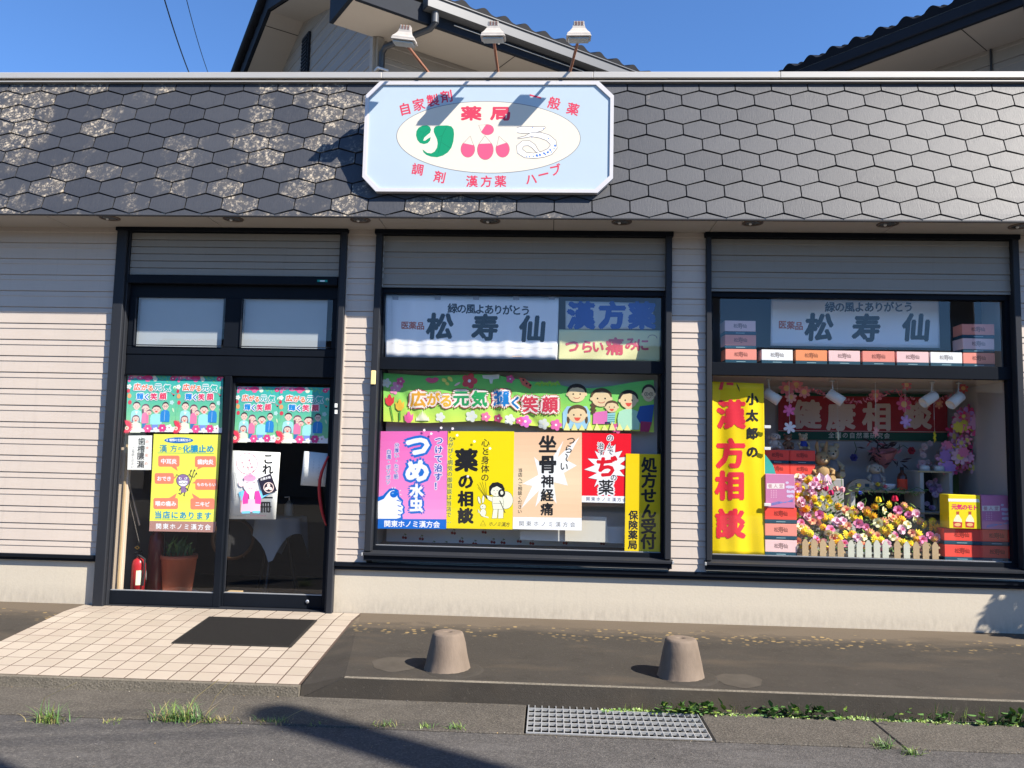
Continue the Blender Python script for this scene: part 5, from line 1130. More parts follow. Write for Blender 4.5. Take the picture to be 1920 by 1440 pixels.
def carton(name, label, px0, px1, z0, h, Y, d, col):
    x0, x1 = px_x(px0, 950, Y), px_x(px1, 950, Y); t = thing(name, label, 'carton', ((x0+x1)/2, Y, z0)); mb = MB(); mb.box(x0, x1, Y, Y+d, z0, z0+h, col, .003); mb.build('carton_body', t); return t
Z4 = (1420, 830, 6.2615); Z5 = (1640, 830, 6.2607)
zp = .572+3*.139-.004
for (lab, p0, p1, z0, zz, dx) in (('mauve carton with a white label, on the stack left of the flowers', 1435.5, 1490.5, zp, Z4, 0), ('dusky mauve carton with a white label, in the shade of the right end', 1840, 1897, .572+2*.137, Z5, 1150)):
    t = carton('herb_carton', lab, p0, p1, z0, .29, .125, .16, pal(206, 128, 168)); a = Art(.125, zz); mb = MB(); o = dx; y0 = 0 if dx == 0 else 262
    wl = pal(240, 225, 220); a.poly(mb, [(112+o, 478+y0), (318+o, 478+y0), (318+o, 540+y0), (112+o, 540+y0)], wl); a.text(mb, 'ほんぞう', (140+o, 509+y0), (290+o, 509+y0), 42, pal(200, 150, 160), b=.03) if 0 else a.text(mb, '養人堂', (150+o, 509+y0), (280+o, 509+y0), 50, pal(205, 160, 165), b=.03)
    for k in range(3):
        for j in range(4): a.ell(mb, 165+k*28+o, 565+j*25+y0, 9, 8, pal(226, 170, 196), 8)
    for k in range(14): a.ell(mb, 350+(k*37) % 80+o, 470+(k*53) % 160+y0, 20, 15, pal(215, 200, 226), 9, k*40)
    for k in range(5): a.line(mb, [(165+o, 712+k*6+y0), (250+o, 690+k*7+y0), (330+o, 705-k*3+y0), (420+o, 662+k*8+y0)], 4, pal(120, 140, 205))
    mb.build('label_print', t)
t = carton('tonic_carton', 'yellow carton with pink lettering and two bottle drawings, on the red boxes', 1778.5, 1838, .572+2*.137, .288, .118, .16, pal(250, 218, 30))
a = Art(.118, Z5); mb = MB(); a.poly(mb, [(862, 657), (1222, 662), (1236, 700), (866, 690)], pal(248, 244, 226)); a.text(mb, '元気のモト', (935, 752), (1180, 762), 66, pal(225, 40, 110), b=.05); mb.build('lettering', t)
mb = MB()
for cx in (975, 1118):
    a.poly(mb, [(cx-18, 808), (cx+18, 808), (cx+16, 850), (cx-16, 850)], pal(190, 90, 60)); a.poly(mb, [(cx-12, 845), (cx+12, 845), (cx+45, 900), (cx+50, 940), (cx-50, 940), (cx-45, 900)], pal(246, 238, 200)); a.poly(mb, [(cx-55, 925), (cx+55, 935), (cx+50, 1000), (cx-50, 995)], pal(200, 60, 60)); a.ell(mb, cx, 962, 38, 20, pal(245, 190, 120), 14)
mb.build('bottle_print', t)
# hanging yellow banner
YH = .135; hf = lambda px, py: .011*math.sin((px-1334)*.075+(py-717)*.006)+.004*math.sin((px-1334)*.16-(py-717)*.011)
t, a = poster('hanging_banner', 'tall yellow cloth banner with big red characters hanging at the left of the right window', 'banner', YH, [(1334, 715), (1432, 719), (1436, 1042), (1335, 1039)], (0, 0, 1), pal(250, 208, 6), None, 60, 40, hf)
a = Art(YH, (1310, 540, 3.1475), hf); a.d = .0022; mb = MB(); RDB = pal(232, 50, 66)
for c, x, y, s in (('漢', 192, 745, 172), ('方', 190, 975, 178), ('相', 185, 1165, 176), ('談', 188, 1390, 178)): a.ch(mb, c, x, y, s, RDB, b=.05)
a.poly(mb, [(130, 555), (150, 555), (140, 600), (118, 600)], RDB); a.poly(mb, [(165, 558), (205, 558), (205, 575), (165, 572)], RDB); a.poly(mb, [(222, 560), (240, 590), (242, 615), (225, 575)], BLK)
for c, x, y in (('小', 317, 655), ('太', 316, 752), ('郎', 316, 858), ('の', 317, 966)): a.ch(mb, c, x, y, 72, BLK, b=.05)
mb.build('lettering', t)
mb = MB()
for y in (800.5, 841, 946): p = P(1438, y, YH-.01); mb.box(p.x-.028, p.x+.028, YH-.03, YH-.018, p.z-.013, p.z+.013, M_WHITE, .002)
mb.build('clips', t)
# red back banner
Zr = (1310, 540, 3.1475)
t, a = poster('red_banner', 'dark red banner with large cream characters on the back wall of the right window', 'banner', .99, [(470, 618), (1468, 628), (1468, 905), (470, 892)], Zr, pal(176, 38, 44), None, 4, 1)
mb = MB(); GB = pal(20, 84, 62)
a.poly(mb, [(470, 618), (1468, 628), (1468, 646), (470, 636)], GB); a.poly(mb, [(470, 846), (1468, 855), (1468, 905), (470, 892)], GB); a.line(mb, [(470, 841), (1468, 850)], 3, pal(225, 205, 195)); mb.build('green_bands', t)
mb = MB(); CRB = pal(228, 205, 190)
for c, x, y in (('健', 640, 745), ('康', 840, 757), ('相', 1052, 758), ('談', 1290, 748)): a.ch(mb, c, x, y, 172, CRB, b=.045)
for i, c in enumerate('全国の自然薬研究会'): a.ch(mb, c, 783+i*41, 868+i*.5, 36, pal(205, 205, 195), b=.02)
mb.build('lettering', t)
# spotlights on the display ceiling
for k, (x, y, tl, ln) in enumerate(((432, 640, 52, .15), (808, 645, 50, .15), (1360, 655, -55, .15), (1517, 662, -50, .14))):
    lab = ('leftmost white spotlight next to the yellow banner', 'white spotlight over the left half of the red banner', 'white spotlight at the right end of the red banner', 'rightmost white spotlight, right of the red banner')[k]
    c = P(Zr[0]+x/Zr[2], Zr[1]+y/Zr[2], .26); t = thing('spotlight', lab, 'spotlight', (c.x, .26, 2.125), 'white spotlights in the right window')
    R3 = Matrix.Rotation(math.radians(-25), 3, 'X') @ Matrix.Rotation(math.radians(-tl), 3, 'Y'); mb = MB()
    mb.lathe([(.0, .075), (.040, .075), (.046, .07), (.047, -.075), (.043, -.075), (.040, -.06), (.0, -.05)], c, M_WHITE, 22, R3); mb.build('lamp_shade', t)
    mb = MB(); mb.tube([(c.x-.02*(1 if tl > 0 else -1), .26, c.z+.04), (c.x-.03*(1 if tl > 0 else -1), .26, 2.12)], .007, M_GALV, 8); mb.lathe([(0, 0), (.022, 0), (.022, .018), (0, .018)], (c.x-.03*(1 if tl > 0 else -1), .26, 2.106), M_GALV, 12); mb.build('stem', t)
# soft toys (plain animals)
def plush(label, px, py, Y, h, fur, muzzle, ears='round', extra=None):
    p = P(px, py, Y); x, z = p.x, p.z; t = thing('soft_toy', label, 'soft toy', (x, Y, z)); f = simple('plush_%d' % len(bpy.data.materials), fur, .95, 0, .25, 40, .1, .5, 90); m = simple('plush_%d' % len(bpy.data.materials), muzzle, .95, 0, .15, 40, .1); s = h
    mb = MB(); mb.ball((x, Y, z+.26*s), .25*s, f, 16, (1, .85, 1.1), .02); mb.ball((x, Y-.03*s, z+.68*s), .23*s, f, 16, (1.05, .95, .95), .02)
    for q in (-1, 1):
        mb.tube([(x+q*.16*s, Y-.03*s, z+.42*s), (x+q*.30*s, Y-.12*s, z+.30*s), (x+q*.27*s, Y-.20*s, z+.20*s)], [.08*s, .075*s, .06*s], f, 10); mb.tube([(x+q*.14*s, Y-.05*s, z+.08*s), (x+q*.22*s, Y-.26*s, z+.08*s), (x+q*.23*s, Y-.33*s, z+.11*s)], [.10*s, .095*s, .085*s], f, 10)
        if ears == 'round': mb.ball((x+q*.19*s, Y, z+.88*s), .085*s, f, 10, (1, .6, 1))
        elif ears == 'long': mb.tube([(x+q*.10*s, Y, z+.85*s), (x+q*.14*s, Y, z+1.05*s), (x+q*.15*s, Y-.02, z+1.2*s)], [.05*s, .06*s, .03*s], f, 8)
        else: mb.tube([(x+q*.19*s, Y, z+.82*s), (x+q*.28*s, Y-.04*s, z+.7*s), (x+q*.28*s, Y-.05*s, z+.55*s)], [.05*s, .07*s, .06*s], f, 8)
    mb.build('body', t)
    mb = MB(); mb.ball((x, Y-.22*s, z+.62*s), .10*s, m, 12, (1.1, .8, .85)); mb.build('muzzle', t)
    mb = MB()
    mb.ball((x, Y-.31*s, z+.65*s), .028*s, BLK, 8)
    for q in (-1, 1): mb.ball((x+q*.09*s, Y-.235*s, z+.73*s), .022*s, BLK, 8)
    mb.build('eyes_and_nose', t)
    if extra: mb = MB(); mb.lathe([(.12*s, .50*s), (.20*s, .47*s), (.25*s, .3*s), (.26*s, .18*s)], (x, Y, z), extra, 16); mb.build('clothes', t)
    return t
plush('tan soft rabbit sitting in front of a bear, right of the back red boxes', 1541, 902, .50, .30, (.40, .26, .12), (.5, .38, .22), 'long')
plush('pale bear in a grey coat behind the tan soft rabbit', 1556, 896, .64, .34, (.46, .36, .22), (.55, .45, .32), 'round', pal(120, 115, 115))
plush('small white and brown soft dog on the back red boxes', 1451, 842, .55, .17, (.55, .50, .45), (.6, .58, .55), 'flop')
plush('brown soft bear between two others on the back red boxes', 1477, 842, .56, .15, (.22, .12, .07), (.45, .35, .28), 'round')
plush('cream soft bear in a blue jersey on the back red boxes', 1506, 843, .55, .16, (.50, .40, .24), (.55, .46, .34), 'round', pal(40, 60, 150))
plush('cream soft dog with a dark nose on the shelf behind the bowl', 1641, 912, .72, .24, (.44, .38, .30), (.5, .46, .4), 'flop', pal(120, 120, 130))
mb = MB(); x0, x1 = px_x(1437, 920, .45), px_x(1580, 920, .45); mb.box(x0, x1, .42, .98, .57, zr-.002, simple('display_plinth_cloth', (.36, .35, .34), .85), .006); tag(mb.build('display_plinth'), 'grey cloth covered plinth under the back red boxes and soft rabbit', 'plinth')
# white shelf unit
SH = thing('shelf_unit', 'small white shelf unit with open cubes in the middle of the right window', 'shelf', P(1680, 1000, .66))
zb_ = P(1660, 920, .60).z; MSH = simple('white_shelf_paint', (.50, .50, .47), .5, 0, .05); MED = simple('shelf_edge', (.50, .38, .20), .5, 0, .15)
X = lambda px, Y=.60: px_x(px, 920, Y)
for n_, b in (('board', (X(1594), X(1734), zb_-.018, zb_)), ('board', (X(1722), X(1786), P(1750, 883, .6).z-.016, P(1750, 883, .6).z)), ('board', (X(1722), X(1786), P(1750, 961, .6).z-.016, P(1750, 961, .6).z))):
    mb = MB(); mb.box(b[0], b[1], .602, .95, b[2], b[3], MSH); mb.box(b[0], b[1], .60, .6015, b[2], b[3], MED); mb.build(n_, SH)
for px0, px1, zt in ((1596, 1603.5, zb_-.018), (1726, 1733, P(1750, 883, .6).z-.016), (1781, 1787, P(1750, 883, .6).z-.016)):
    mb = MB(); mb.box(X(px0), X(px1), .605, .95, .575, zt-.0005, MSH); mb.build('upright', SH)
for zt0, zt1, xa, xb in ((.58, zb_-.02, 1604, 1725), (P(1750, 961, .6).z+.002, P(1750, 883, .6).z-.018, 1734, 1780)):
    mb = MB(); mb.box(X(xa), X(xb), .93, .94, zt0, zt1, M_DARK); mb.build('back_panel', SH)
b = P(1664, 918, .70); t = thing('bowl', 'small white china bowl on the shelf between the cream dog and the bottle', 'bowl', (b.x, .70, zb_)); mb = MB(); mb.lathe([(.0, .001), (.035, .001), (.038, .008), (.062, .03), (.074, .062), (.070, .062), (.055, .03), (.0, .014)], (b.x, .70, zb_), M_WHITE, 24); mb.build('bowl_body', t)
b = P(1692, 918, .68); t = thing('tonic_bottle', 'dark brown bottle with an orange red label on the shelf', 'bottle', (b.x, .68, zb_)); MGB = simple('brown_bottle_glass', (.07, .02, .012), .12, 0, .1)
mb = MB(); mb.lathe([(0, 0), (.042, 0), (.044, .008), (.044, .125), (.036, .15), (.016, .17), (.014, .215), (0, .215)], (b.x, .68, zb_), MGB, 22); mb.build('bottle_body', t); mb = MB(); mb.lathe([(.0446, .015), (.0448, .11)], (b.x, .68, zb_), pal(220, 70, 40), 22); mb.build('paper_label', t); mb = MB(); mb.lathe([(.017, .19), (.0175, .222), (0, .222)], (b.x, .68, zb_), M_DARK, 16); mb.build('cap', t)
for k, px in enumerate((1734, 1761)):
    q = P(px, 880, .70); zc = P(1750, 883, .6).z; mb = MB(); mb.lathe([(.0, .05), (.03, .05), (.042, .042), (.047, .0), (.042, .001), (.036, .04), (0, .042)], (q.x, .70, zc), M_WHITE, 18); tag(mb.build('cup'), ('upturned white cup, left of two on the upper shelf', 'upturned white cup, right of two on the upper shelf')[k], 'cup', 'cups on the upper shelf')
q = P(1614, 916, .66); mb = MB(); mb.prism([(q.x+.13*math.cos(math.radians(a_)), zb_+.001+max(0, .10*math.sin(math.radians(a_)))) for a_ in range(0, 181, 15)], .64, .70, simple('tan_craft_board', (.40, .33, .24), .8, 0, .1), 'y'); 
for dx in (-.035, .05): mb.box(q.x+dx-.02, q.x+dx+.02, .638, .6395, zb_+.03, zb_+.06, pal(60, 80, 90))
tag(mb.build('craft_house'), 'half round tan craft house with two dark windows on the shelf', 'ornament')
# flowers: prototype blooms, then copies
def bloom(kind, c1, c2):
    mb = MB(); A_, B_ = pal(*c1), pal(*c2)
    if kind == 'daisy':
        for ring, n, r, l in ((0, 11, .030, .0), (1, 9, .020, -.006)):
            for k in range(n):
                an = 2*math.pi*k/n+ring*.3; u = Vector((math.cos(an), 0, math.sin(an))); v = Vector((-math.sin(an), 0, math.cos(an))); d = Vector((0, -1, 0))
                mb.add([u*.006+d*.004-d*l, u*r*.62+v*r*.24+d*.003-d*l, u*r-d*.004-d*l, u*r*.62-v*r*.24+d*.003-d*l], [(0, 1, 2, 3)], A_)
        mb.ball((0, -.007, 0), .009, B_, 10, (1, .6, 1))
    elif kind == 'rose':
        for ring, n, r, dep, tilt in ((0, 6, .030, 0, .35), (1, 5, .022, -.007, .8), (2, 4, .014, -.012, 1.3)):
            for k in range(n):
                an = 2*math.pi*k/n+ring*.5; u = Vector((math.cos(an), 0, math.sin(an))); v = Vector((-math.sin(an), 0, math.cos(an))); o = Vector((0, dep, 0)); up = u*math.cos(tilt)+Vector((0, -1, 0))*math.sin(tilt)
                mb.add([o, o+up*r*.6+v*r*.5, o+up*r+v*r*.25, o+up*r-v*r*.25, o+up*r*.6-v*r*.5], [(0, 1, 2, 3, 4)], A_ if ring < 2 else B_)
    elif kind == 'tulip':
        for k in range(6):
            an = 2*math.pi*k/6; u = Vector((math.cos(an), math.sin(an), 0)); v = Vector((-math.sin(an), math.cos(an), 0)); z = Vector((0, 0, 1))
            mb.add([z*-.02, u*.018+v*.012-z*.008, u*.017+v*.008+z*.012, u*.010+z*.026, u*.017-v*.008+z*.012, u*.018-v*.012-z*.008], [(0, 1, 2, 3, 4, 5)], A_)
        mb.tube([(0, 0, -.09), (0, 0, -.018)], .0025, M_LEAF[1], 5)
    return mb
_pr = {}
def add_bloom(parent, key, loc, sc=1., rot=None):
    if key not in _pr:
        o = bloom(*key).build('flower'); _pr[key] = o
    else: o = _pr[key].copy(); COL.objects.link(o)
    o.parent = parent; o.location = Vector(loc)-parent.location; o.scale = (sc,)*3; o.rotation_euler = rot or (rr.uniform(-.5, .35), rr.uniform(-3, 3), rr.uniform(-.5, .5)); return o
FA = thing('flower_arrangement', 'massed artificial pink, yellow and orange flowers behind the little picket fences', 'flowers', P(1625, 1040, .22))
BG = thing('flower_arrangement', 'taller back row of mixed artificial blooms rising above the massed flowers', 'flowers', P(1600, 1000, .36))
YEL, ORA, PIN, ROSE_, WHI, LPK = (255, 214, 40), (255, 180, 30), (250, 150, 190), (244, 110, 140), (252, 246, 220), (250, 196, 210); CTR = (236, 150, 10)
keys = [('daisy', YEL, CTR), ('daisy', ORA, (200, 110, 10)), ('rose', PIN, ROSE_), ('rose', LPK, PIN), ('rose', (254, 236, 190), YEL), ('daisy', (252, 170, 120), YEL), ('rose', (252, 180, 140), ROSE_), ('daisy', YEL, ORA)]
for i in range(84):
    px = 1492+(1760-1492)*((i*.618034) % 1); v_ = (i % 6)/5; top = 966+5*math.sin(px*.05)+max(0, (px-1730)*.7); py = top+(1022-top)*v_+rr.uniform(-4, 4)
    add_bloom(FA, keys[(i*5+i//8) % 8], P(px, py, .15+(1-v_)*.16+rr.uniform(-.012, .012)), rr.uniform(1.15, 1.55), (rr.uniform(-.75, -.1), rr.uniform(-3, 3), rr.uniform(-.3, .3)))
for i in range(16):
    px, py = rr.uniform(1492, 1528), rr.uniform(895, 962); add_bloom(FA, keys[(0, 3, 4, 3, 1)[i % 5]], P(px, py, .24+rr.uniform(0, .08)), rr.uniform(1.0, 1.4))
for i, (px, py) in enumerate(((1600, 955), (1612, 948), (1625, 957), (1640, 950), (1655, 957), (1668, 946), (1683, 956), (1695, 948), (1706, 957), (1716, 962), (1585, 957), (1572, 950), (1647, 938), (1678, 936))):
    add_bloom(BG, keys[(i*3) % 8] if i < 12 else ('tulip', ((252, 214, 40), (210, 30, 70))[i-12], CTR), P(px, py, .34), rr.uniform(1.2, 1.5), None if i < 12 else (0, 0, 0))
for i in range(34):
    px, py = rr.uniform(1493, 1545), rr.uniform(893, 968); add_bloom(BG, keys[(0, 3, 4, 3, 1, 2)[i % 6]], P(px, py, .26+rr.uniform(0, .07)), rr.uniform(1.1, 1.5))
mb = MB()
for i in range(90):
    p = P(rr.uniform(1493, 1720), rr.uniform(940, 975), .36+rr.uniform(0, .05)); d = Vector((rr.uniform(-1, 1), -.3, rr.uniform(-.6, 1))).normalized(); n_ = d.orthogonal().normalized(); mb.face([p, p+d*.03+n_*.009, p+d*.06, p+d*.03-n_*.009], M_LEAF[i % 3])
mb.build('foliage', BG)
mb = MB()
for i in range(1100):
    px = rr.uniform(1492, 1760); top = 962 if px > 1530 else 905; py = rr.uniform(top+(max(0, px-1725)), 1036); Yf = .20+(1034-py)/70*.16+rr.uniform(0, .08); p = P(px, py, Yf); d = Vector((rr.uniform(-1, 1), rr.uniform(-.8, .2), rr.uniform(-.4, 1))).normalized(); n_ = d.orthogonal().normalized(); l, w_ = rr.uniform(.025, .055), rr.uniform(.008, .015)
    mb.face([p, p+d*l*.5+n_*w_, p+d*l, p+d*l*.5-n_*w_], M_LEAF[0 if rr.random() < .35 else 1 if rr.random() < .8 else 2])
o = mb.build('foliage', FA); o['kind'] = 'stuff'
BQ = thing('bouquet', 'bouquet of dark pink tulips and yellow flowers in pale pink paper', 'bouquet', P(1548, 950, .30))
for px, py, key in ((1527, 912, ('tulip', (160, 20, 60), CTR)), (1537, 914, ('tulip', (160, 20, 60), CTR)), (1548, 915, ('tulip', (190, 30, 90), CTR)), (1558, 923, ('tulip', (200, 40, 100), CTR)), (1567, 916, ('tulip', (250, 170, 150), CTR)), (1579, 917, ('tulip', (250, 170, 180), CTR))): add_bloom(BQ, key, P(px, py, .28), 1.25, (rr.uniform(2.6, 3.4), rr.uniform(-.4, .4), 0))
for px, py in ((1541, 934), (1553, 932), (1527, 940), (1548, 949), (1535, 945), (1556, 940)): add_bloom(BQ, ('rose', (240, 220, 60), YEL), P(px, py, .27), .9)
mb = MB(); c = P(1543, 905, .32)
for k in range(9):
    a0, a1 = math.pi*(k/9*1.3-.15), math.pi*((k+1)/9*1.3-.15); mb.face([c+Vector((0, 0, -.04)), c+Vector((math.cos(a0)*.085, .03*(k % 2), .05*math.sin(a0)+.01+.03*(k % 2))), c+Vector((math.cos(a1)*.085, .03*((k+1) % 2), .05*math.sin(a1)+.01+.03*((k+1) % 2)))], pal(246, 196, 212))
mb.build('wrapping', BQ); mb = MB()
for k in range(70):
    p = P(rr.uniform(1525, 1580), rr.uniform(925, 962), .30+rr.uniform(0, .06)); d = Vector((rr.uniform(-1, 1), -.3, rr.uniform(-.6, 1))).normalized(); n_ = d.orthogonal().normalized(); mb.face([p, p+d*.03+n_*.008, p+d*.06, p+d*.03-n_*.008], M_LEAF[k % 3])
mb.build('foliage', BQ)
BQ2 = thing('bouquet', 'pink paper bouquet wound with dark ribbons against the back wall', 'bouquet', P(1656, 880, .92))
mb = MB(); c0 = P(1658, 878, .90); c1 = P(1655, 845, .86); mb.tube([c0, c0.lerp(c1, .5), c1], [.02, .085, .13], pal(205, 130, 130), 12, False); mb.build('wrapping', BQ2); mb = MB()
for k in range(60):
    p = c1+Vector((rr.uniform(-.16, .14), rr.uniform(-.14, 0), rr.uniform(-.12, .10))); d = Vector((rr.uniform(-1, 1), rr.uniform(-.4, .1), rr.uniform(-.8, .4))).normalized(); n_ = d.orthogonal().normalized(); mb.face([p, p+d*.045+n_*.014, p+d*.09, p+d*.045-n_*.014], pal(54, 36, 42) if k % 3 else pal(190, 110, 116))
mb.build('ribbon', BQ2)
def blossom_bunch(label, x0, x1, y0, y1, Y, n, cols, name='blossom_spray'):
    t = thing(name, label, 'flowers', P((x0+x1)/2, y1, Y))
    for i in range(n): add_bloom(t, ('rose', cols[i % len(cols)], cols[(i+1) % len(cols)]), P(rr.uniform(x0, x1), rr.uniform(y0, y1), Y+rr.uniform(-.06, .04)), rr.uniform(.7, 1.1))
    mb = MB(); c = P((x0+x1)/2, y1+4, Y)
    for i in range(8): mb.tube([c, P(rr.uniform(x0, x1), rr.uniform(y0, y1), Y+.02)], .003, M_WOOD, 5)
    mb.build('twigs', t)
blossom_bunch('spray of pale cherry blossom above the upper shelf cups', 1722, 1790, 828, 876, .88, 30, [(236, 200, 205), (226, 170, 180), (215, 190, 190)])
blossom_bunch('spray of mauve blossom inside the open shelf cube', 1735, 1776, 899, 955, .80, 26, [(214, 170, 200), (190, 140, 180), (228, 196, 214)])
# picket fences
for k, (x0, x1, yb, m) in enumerate(((1502, 1585, 1046.5, M_WOOD), (1588, 1669, 1048.5, M_WOODW), (1674, 1763, 1051, M_WOOD))):
    Yf = .10; xa, xb = px_x(x0, 1040, Yf), px_x(x1, 1040, Yf); z0 = .582
    t = thing('picket_fence', ('tan little picket fence, left of three before the flowers', 'pale green white little picket fence, middle of the three before the flowers', 'tan little picket fence with a white picket, right of three before the flowers')[k], 'fence', ((xa+xb)/2, Yf, z0), 'little picket fences')
    for i in range(5):
        cx = xa+(xb-xa)*(i+.5)/5; w_ = .026; h = .145+rr.uniform(-.006, .006); mm = M_WOODW if (k == 2 and i == 1) or (k == 1 and i != 4) else m
        mb = MB(); mb.prism([(cx-w_, z0), (cx+w_, z0), (cx+w_, z0+h-.03), (cx+.008, z0+h), (cx-.008, z0+h), (cx-w_, z0+h-.03)], Yf, Yf+.008, mm, 'y'); mb.build('picket', t)
    for dz in (.028, .088): mb = MB(); mb.box(xa-.004, xb+.004, Yf+.009, Yf+.018, z0+dz, z0+dz+.017, m, .001); mb.build('rail', t)
# paper flowers, wreath, garland
def paper_flower(mb, c, r, col, ctr=None, n=6, yaw=0.):
    cy_, sy_ = math.cos(yaw), math.sin(yaw)
    def q(x, z, y): return Vector(c)+Vector((x*cy_-y*sy_, x*sy_+y*cy_, z))
    for y, s in ((-.0012, -1), (.0012, 1)):
        for k in range(n):
            an = 2*math.pi*k/n+.3; pts = []
            for j in range(9): b_ = 2*math.pi*j/9; u_, v_ = r*.62+math.cos(b_)*r*.38, math.sin(b_)*r*.26; pts.append(q(u_*math.cos(an)-v_*math.sin(an), u_*math.sin(an)+v_*math.cos(an), y))
            mb.face(pts[::s], col)
        mb.face([q(r*.4*math.cos(j*.7), r*.4*math.sin(j*.7), y*1.1) for j in range(9)][::s], ctr or col)
    return mb
PF = [((1022/6.4+1320, 570/6.4+680), .058, (236, 110, 170), 'pink paper flower hanging below the garland, above the white one'), ((1028/6.4+1320, 778/6.4+680), .058, (246, 244, 236), 'white paper flower hanging below the pink one beside the red banner'),
      ((1600+255/6, 680+580/6), .04, (230, 200, 40), 'yellow paper flower turned edge on before the third banner character'), ((1600+255/6, 680+775/6), .055, (246, 160, 150), 'pink and cream paper flower hanging lowest before the third banner character'),
      ((1600+912/6, 680+685/6), .045, (240, 160, 150), 'small pink paper flower strung above a yellow one at the banner end'), ((1600+915/6, 680+832/6), .055, (240, 215, 30), 'yellow paper flower hanging lowest at the banner end'), ((1320+1610/6.4, 680+880/6.4), .05, (244, 232, 190), 'cream paper flower hanging before the second banner character'), ((1600+590/6, 680+660/6), .06, (190, 140, 190), 'mauve paper flower over the last banner character')]
for k, ((px, py), r, col, lab) in enumerate(PF):
    c = P(px, py, .36); t = thing('paper_flower', lab, 'paper flower', c, 'hanging paper flowers'); mb = paper_flower(MB(), c, r, pal(*col), pal(*[min(255, v+14) for v in col]), 6, (0, 0, 1.2, .7, 1.2, .9, 1.0, .2)[k]); mb.build('petals', t)
    mb = MB(); mb.tube([c+Vector((0, 0, r*.9)), (c.x, c.y, 2.12)], .0012, M_WHITE, 5); mb.build('string', t)
GL = thing('paper_garland', 'drooping pink tissue garland strung along the top of the right window', 'garland', P(1560, 730, .42)); mb = MB()
gp = [(1470, 722), (1500, 728), (1530, 733), (1548, 741), (1580, 752), (1610, 752), (1640, 744), (1680, 732), (1700, 745), (1735, 760), (1770, 748), (1800, 735)]
for (x0, y0), (x1, y1) in zip(gp, gp[1:]):
    for i in range(16):
        f = i/16; p = P(x0+(x1-x0)*f+rr.uniform(-2, 2), y0+(y1-y0)*f+rr.uniform(-4, 4), .42+rr.uniform(-.02, .02)); d = Vector((rr.uniform(-1, 1), rr.uniform(-.6, .6), rr.uniform(-1, 1))).normalized(); n_ = d.orthogonal().normalized(); mb.face([p-d*.022, p+n_*.010, p+d*.022, p-n_*.010], pal(232, 120, 140) if i % 3 else pal(240, 160, 150))
mb.build('tissue_strip', GL)
for i, (px, py, r, col) in enumerate(((1475, 728, .07, (226, 120, 130)), (1493, 722, .07, (232, 130, 135)), (1508, 735, .06, (236, 150, 150)), (1483, 745, .055, (240, 170, 160)), (1642, 742, .06, (232, 130, 130)), (1700, 722, .05, (220, 90, 100)), (1695, 758, .075, (226, 90, 130)), (1760, 756, .055, (226, 140, 110)), (1806, 728, .05, (210, 90, 90)))): mb = paper_flower(MB(), P(px, py, .40+.008*i), r, pal(*col), pal(240, 190, 120), 7, rr.uniform(-.4, .4)); mb.build('paper_blossom', GL)
WR = thing('flower_wreath', 'tear shaped wreath of pink and yellow paper flowers at the right of the right window', 'wreath', P(1818, 880, .86)); wc = [(246, 90, 150), (242, 130, 170), (228, 165, 205), (246, 226, 90), (190, 140, 210), (250, 150, 170), (250, 66, 130), (246, 190, 210)]
for i in range(92):
    f = (i+.5)/92; py = 772+f*108; hw = 12+40*math.sin(min(1, f*1.15)*math.pi/2)**1.2 if f < .85 else 44; px = 1814+rr.uniform(-hw, hw)+f*6; mb = paper_flower(MB(), P(px, py, .80-rr.uniform(0, .14)), rr.uniform(.05, .082), pal(*wc[(i*3+i//7) % 8]), pal(250, 220, 120) if i % 2 else None, rr.choice((5, 6, 8)), rr.uniform(-.6, .6)); mb.build('paper_blossom', WR)
mb = MB(); mb.tube([P(1814, 745, .9), P(1814, 800, .9), P(1818, 885, .9)], .006, M_PIPE, 6); mb.build('stem', WR)
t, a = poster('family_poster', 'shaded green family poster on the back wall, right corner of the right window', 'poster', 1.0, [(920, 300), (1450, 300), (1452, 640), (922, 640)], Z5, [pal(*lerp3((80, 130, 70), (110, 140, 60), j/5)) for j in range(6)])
mb = MB(); SK2 = pal(225, 185, 165)
a.ell(mb, 1180, 335, 55, 60, pal(225, 150, 60), 18); person_print(a, mb, 1305, 405, 45, 55, HAIR, SK2, body=pal(40, 80, 140), bw=72, bh=170); person_print(a, mb, 1045, 450, 50, 52, HAIRB, SK2, body=pal(160, 60, 110), bw=60, bh=150); person_print(a, mb, 1195, 455, 55, 52, HAIR, SK2, laugh=True, body=pal(90, 140, 140), bw=95, bh=150); person_print(a, mb, 1100, 500, 36, 34, HAIRB, SK2, laugh=True)
mb.build('family_print', t)
mb = MB(); p = [P(x, y, .30) for x, y in ((1433.5, 851), (1441, 860), (1450, 873), (1455, 890), (1454, 896), (1434, 896))]; mb.add(p+[q+Vector((0, .02, 0)) for q in p], [tuple(range(6))[::-1], tuple(range(6, 12))]+[(i, (i+1) % 6, (i+1) % 6+6, i+6) for i in range(6)], pal(60, 175, 160)); tag(mb.build('paper_fan'), 'teal folded paper fan peeping out beside the yellow banner', 'fan')
for k, (px, py, Y, col, lab) in enumerate(((1708, 845, .93, (170, 30, 50), 'single dark red artificial rose pinned to the back wall'), (1600, 858, .93, (60, 60, 140), 'drooping blue artificial flower on a long stem against the back wall'))):
    t = thing('artificial_flower', lab, 'flower', P(px, py, Y)); add_bloom(t, ('rose', col, tuple(int(v*.7) for v in col)), P(px, py, Y-.02), 1.3, (0, 0, 0)); mb = MB(); mb.tube([P(px, py, Y), P(px-(14 if k == 0 else -6), py-(10 if k == 0 else 16), Y), P(px-(30 if k == 0 else -2), py-(2 if k == 0 else 30), Y)], .004, M_LEAF[0], 6); mb.build('stem', t)
